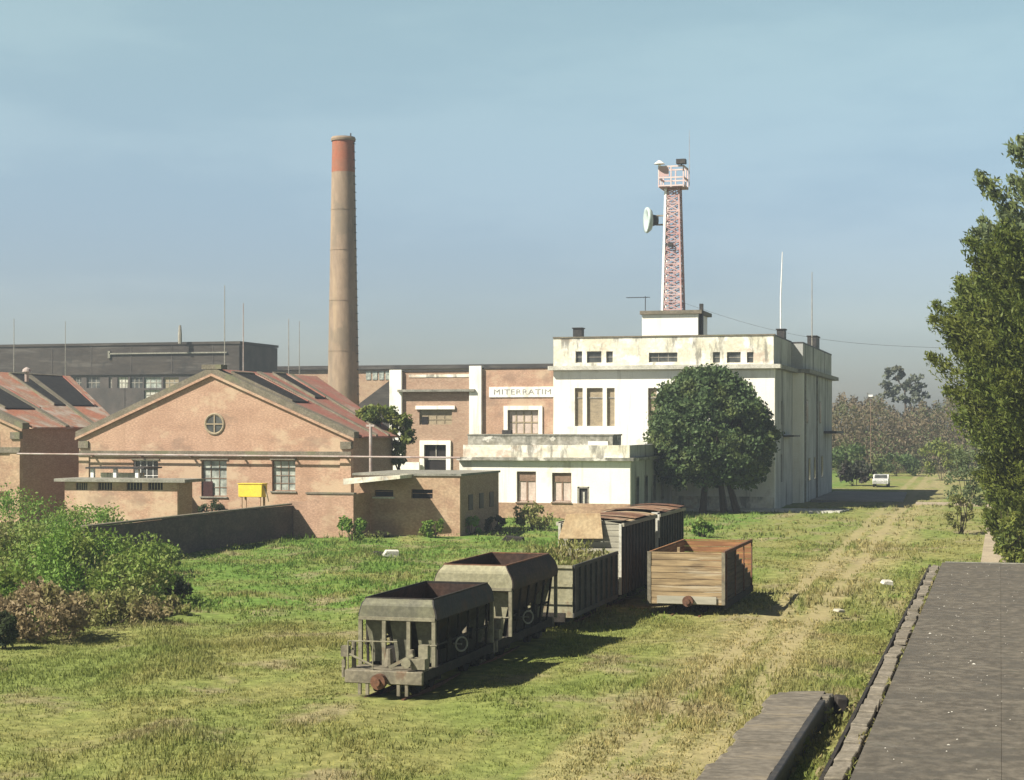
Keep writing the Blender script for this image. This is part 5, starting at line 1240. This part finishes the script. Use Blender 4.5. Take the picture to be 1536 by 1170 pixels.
# grass blades over the yard
def clear_of(x, y):
    k = np.ones(len(x), bool)
    def cut(x0, x1, y0, y1): nonlocal k; k &= ~((x > x0) & (x < x1) & (y > y0) & (y < y1))
    cut(-5.25, -3.95, 0, 43.5); cut(SX - 1.25, SX + 1.25, 41.2, 56); cut(-3.4, 6, 0, 84.6); cut(-3.3, -2.6, 0, 87); cut(-1.0, .45, 83, 157)
    cut(XW - 30, XW + .1, 76, 200); cut(-70, -38.9, 102, 140); cut(-40.6, -32.9, 104, 115); cut(-38, -26.7, 127.8, 200); cut(-40, -16.5, 142.2, 200); cut(-17, -7.2, 157, 230); cut(-12, 3, 157, 163)
    return k
def grass(n, D0, D1, hgt, wid, seed, per=4, thin=0):
    g = np.random.default_rng(seed)
    D = np.sqrt(g.uniform(D0 ** 2, D1 ** 2, n)); px = g.uniform(-130, 1600, n)
    xc = (px - CX) / FPX * D; x = xc * CS - D * SN; y = xc * SN + D * CS
    k = clear_of(x, y)
    for off in (-6.15, -7.75): k &= (np.abs(x + .017 * y - off - .68) > .30) | (g.random(len(x)) < .24)
    x, y = x[k], y[k]; n = len(x)
    dens = np.sin(x * .9 + 2 * np.sin(y * .35)) * np.sin(y * .55 + x * .3)
    kk = g.random(n) < .62 + .38 * dens; x, y = x[kk], y[kk]; n = len(x)
    tall = 1 + .7 * np.clip(np.sin(x * .37 + 1.1) * np.sin(y * .23 + .4) + .5 * np.sin(x * 1.7) * np.sin(y * 1.3), -.4, 1.2)
    far = np.where((x < -18) & (y > 50), 1.35, 1.0)
    X = np.repeat(x, per) + g.normal(size=n * per) * .07; Yy = np.repeat(y, per) + g.normal(size=n * per) * .07
    hh = np.repeat(tall * far, per) * hgt * g.uniform(.5, 1.3, n * per); a = g.uniform(0, 6.283, n * per); ln = g.uniform(.1, .75, n * per)
    z = gz(X, Yy) - .03; w = wid * g.uniform(.6, 1.4, n * per)
    b = g.uniform(0, 6.283, n * per)
    p0 = np.stack([X - np.cos(b) * w, Yy - np.sin(b) * w, z], 1); p1 = np.stack([X + np.cos(b) * w, Yy + np.sin(b) * w, z], 1)
    p2 = np.stack([X + np.cos(a) * hh * ln, Yy + np.sin(a) * hh * ln, z + hh], 1)
    return np.stack([p0, p1, p2], 1).reshape(-1, 3)
v = np.concatenate([grass(69000, 32, 62, .095, .02, 1), grass(39000, 60, 105, .12, .035, 2), grass(16000, 100, 165, .16, .06, 3, 3)])
o = np_mesh('grass', v, 3, 'blades', loc=(0, 0, 0)); setting(o, 'stuff')

def tall_weeds():
    g = np.random.default_rng(21); cs = []; al = []
    for k in range(620):
        if k < 480: px, py = g.uniform(-120, 1000), 800 + 130 * g.random() ** 1.3
        else: px, py = g.uniform(820, 1420), g.uniform(775, 900)
        x, y = G(px, py)
        if not clear_of(np.array([x]), np.array([y]))[0] or (abs(x - SX) < 1.5 and 42 < y < 80) or (-13 < x < -9.3 and 63 < y < 72) or -9.5 < x < -5: continue
        n = int(g.uniform(14, 60)); r = g.uniform(.15, .55); hh = g.uniform(.15, .42) * (1.3 if x < -22 else .7)
        c = np.stack([x + g.normal(size=n) * r, y + g.normal(size=n) * r, g.random(n) * hh], 1); cs.append(c)
    c = np.concatenate(cs)
    o = np_mesh('weeds', leaves_at(c, .12, np.tile([0, 0, 1.0], (len(c), 1)), 2.6, 1.6), 4, 'weed_mid', loc=(0, 0, 0)); setting(o, 'stuff')
tall_weeds()
def edge_weeds():
    g = np.random.default_rng(33); cs = []
    for k in range(260):
        y = g.uniform(30, 86); x = g.choice([-3.42, -3.42, -2.71, -3.95]) + g.normal() * .05
        if x == .03 or x > -1: 
            if g.random() < .6: continue
        n = int(g.uniform(6, 26)); r = g.uniform(.04, .16); base = .6 if x > -1 else (.2 if x > -3 else 0)
        if x < -3.7 and y > 43: continue
        cs.append(np.stack([x + g.normal(size=n) * r * (.35 if x > -3 else 1), y + g.normal(size=n) * r * 1.8, base + g.random(n) * (.1 if x > -1 else .26)], 1))
    c = np.concatenate(cs)
    o = np_mesh('weeds', leaves_at(c, .13, np.tile([0, 0, 1.0], (len(c), 1)), 2.8, 1.4), 4, 'weed_olive', loc=(0, 0, 0)); setting(o, 'stuff')
edge_weeds()
# a pale straw trail of dead stalks along the ruts
# rubbish in the grass
def chunk(px, py, w, h, d, m, name, label, rot=0.3):
    x, y = G(px, py); o = MB().prism([(-w / 2, -d / 2, 0), (w / 2, -d / 2, 0), (w / 2 * .8, -d / 2, h), (-w / 2 * .7, -d / 2, h * .8)], (0, d, 0)).build(name, m, bevel=.02, origin=(0, 0, 0))
    o.location = (x, y, .1); o.rotation_euler = (.1, .15, rot); tag(o, label, 'debris')
chunk(586, 838, .9, .4, .4, 'rubble', 'broken_slab', 'white broken slab lying in the bright grass left of the hopper wagons', .5)
chunk(568, 836, .9, .22, .3, 'underframe', 'dark_log', 'dark log beside the white broken slab in the grass', -.2)
chunk(770, 815, 1.4, .35, .5, 'underframe', 'scrap_beam', 'dark scrap beam in the weeds behind the hopper wagons', .05)
chunk(1330, 880, .5, .2, .4, 'rubble', 'pale_stone', 'pale stone on the grass left of the cover stones', .4)
chunk(1258, 922, .4, .12, .3, 'wood_grey', 'wood_scrap', 'short wood scrap near the shadow of the plank wagon', .9)

hzm, nt, nn, ln = nodes_of('haze_air'); o_ = N(nt, 'ShaderNodeOutputMaterial'); pv = N(nt, 'ShaderNodeVolumePrincipled')
pv.inputs['Color'].default_value = (.76, .86, 1.0, 1); pv.inputs['Density'].default_value = .00060; pv.inputs['Anisotropy'].default_value = .3
ln.new(pv.outputs[0], o_.inputs['Volume'])
setting(MB().box(-420, 260, -40, 420, -1.2, 44).build('haze', hzm), 'stuff')
# ------------------------------------------------------------------ camera, sun, sky
cam = bpy.data.cameras.new('camera'); co_ = bpy.data.objects.new('camera', cam); COL.objects.link(co_)
cam.sensor_width = 36; cam.lens = FPX / 1536 * 36; cam.shift_y = (HY - 585) / 1536; cam.clip_start = .5; cam.clip_end = 6000
co_.location = (0, 0, H); co_.rotation_euler = (math.pi / 2, 0, TH); S.camera = co_
EL = R(44); AZ = math.atan2(-.70, -.71)
sd = Vector((math.sin(AZ) * math.cos(EL), math.cos(AZ) * math.cos(EL), math.sin(EL)))
sl = bpy.data.lights.new('sun', 'SUN'); sl.energy = 5.0; sl.angle = R(.53); sl.color = (1, .93, .80)
so = bpy.data.objects.new('sun', sl); COL.objects.link(so); so.location = (0, 0, 60); so.rotation_euler = sd.to_track_quat('Z', 'Y').to_euler()
w = bpy.data.worlds.new('World'); S.world = w; w.use_nodes = True; nt = w.node_tree; nt.nodes.clear()
out = N(nt, 'ShaderNodeOutputWorld'); bg = N(nt, 'ShaderNodeBackground'); bg.inputs['Strength'].default_value = .064
sk = N(nt, 'ShaderNodeTexSky', sky_type='NISHITA', sun_disc=False, sun_elevation=EL, sun_rotation=AZ, altitude=0, air_density=1.0, dust_density=1.5, ozone_density=1.5)
tc = N(nt, 'ShaderNodeTexCoord'); sx = N(nt, 'ShaderNodeSeparateXYZ'); nt.links.new(tc.outputs['Generated'], sx.inputs[0])
hb = ramp(nt, sx.outputs[2], .42, .25)                              # hazy bright band low over the horizon; sky above dimmed to cut fill light
tint = mix(nt, hb, (.20, .22, .26), (1.10, 1.22, 1.14))
lowt = mix(nt, ramp(nt, sx.outputs[2], .26, .07), (1.32, 1.17, .97), (.84, .78, .91))
cl = N(nt, 'ShaderNodeMapping'); cl.inputs['Scale'].default_value = (2.2, 2.2, 9); nt.links.new(tc.outputs['Generated'], cl.inputs['Vector'])
wisp = mix(nt, mul(nt, ramp(nt, noise(nt, cl.outputs[0], 1.6, 5, .55), .42, .62), .8), (.97, .97, .97), (1.13, 1.09, 1.05))
def times(a, b):
    m_ = N(nt, 'ShaderNodeMix', data_type='RGBA', blend_type='MULTIPLY'); m_.inputs[0].default_value = 1
    nt.links.new(a, m_.inputs[6]); nt.links.new(b, m_.inputs[7]); return m_.outputs[2]
nt.links.new(times(times(times(sk.outputs[0], tint), lowt), wisp), bg.inputs[0]); nt.links.new(bg.outputs[0], out.inputs[0])
S.view_settings.view_transform = 'Standard'; S.view_settings.look = 'None'; S.view_settings.exposure = 1.0; S.view_settings.gamma = 1
S.cycles.max_bounces = 6; S.cycles.diffuse_bounces = 3; S.cycles.transparent_max_bounces = 4
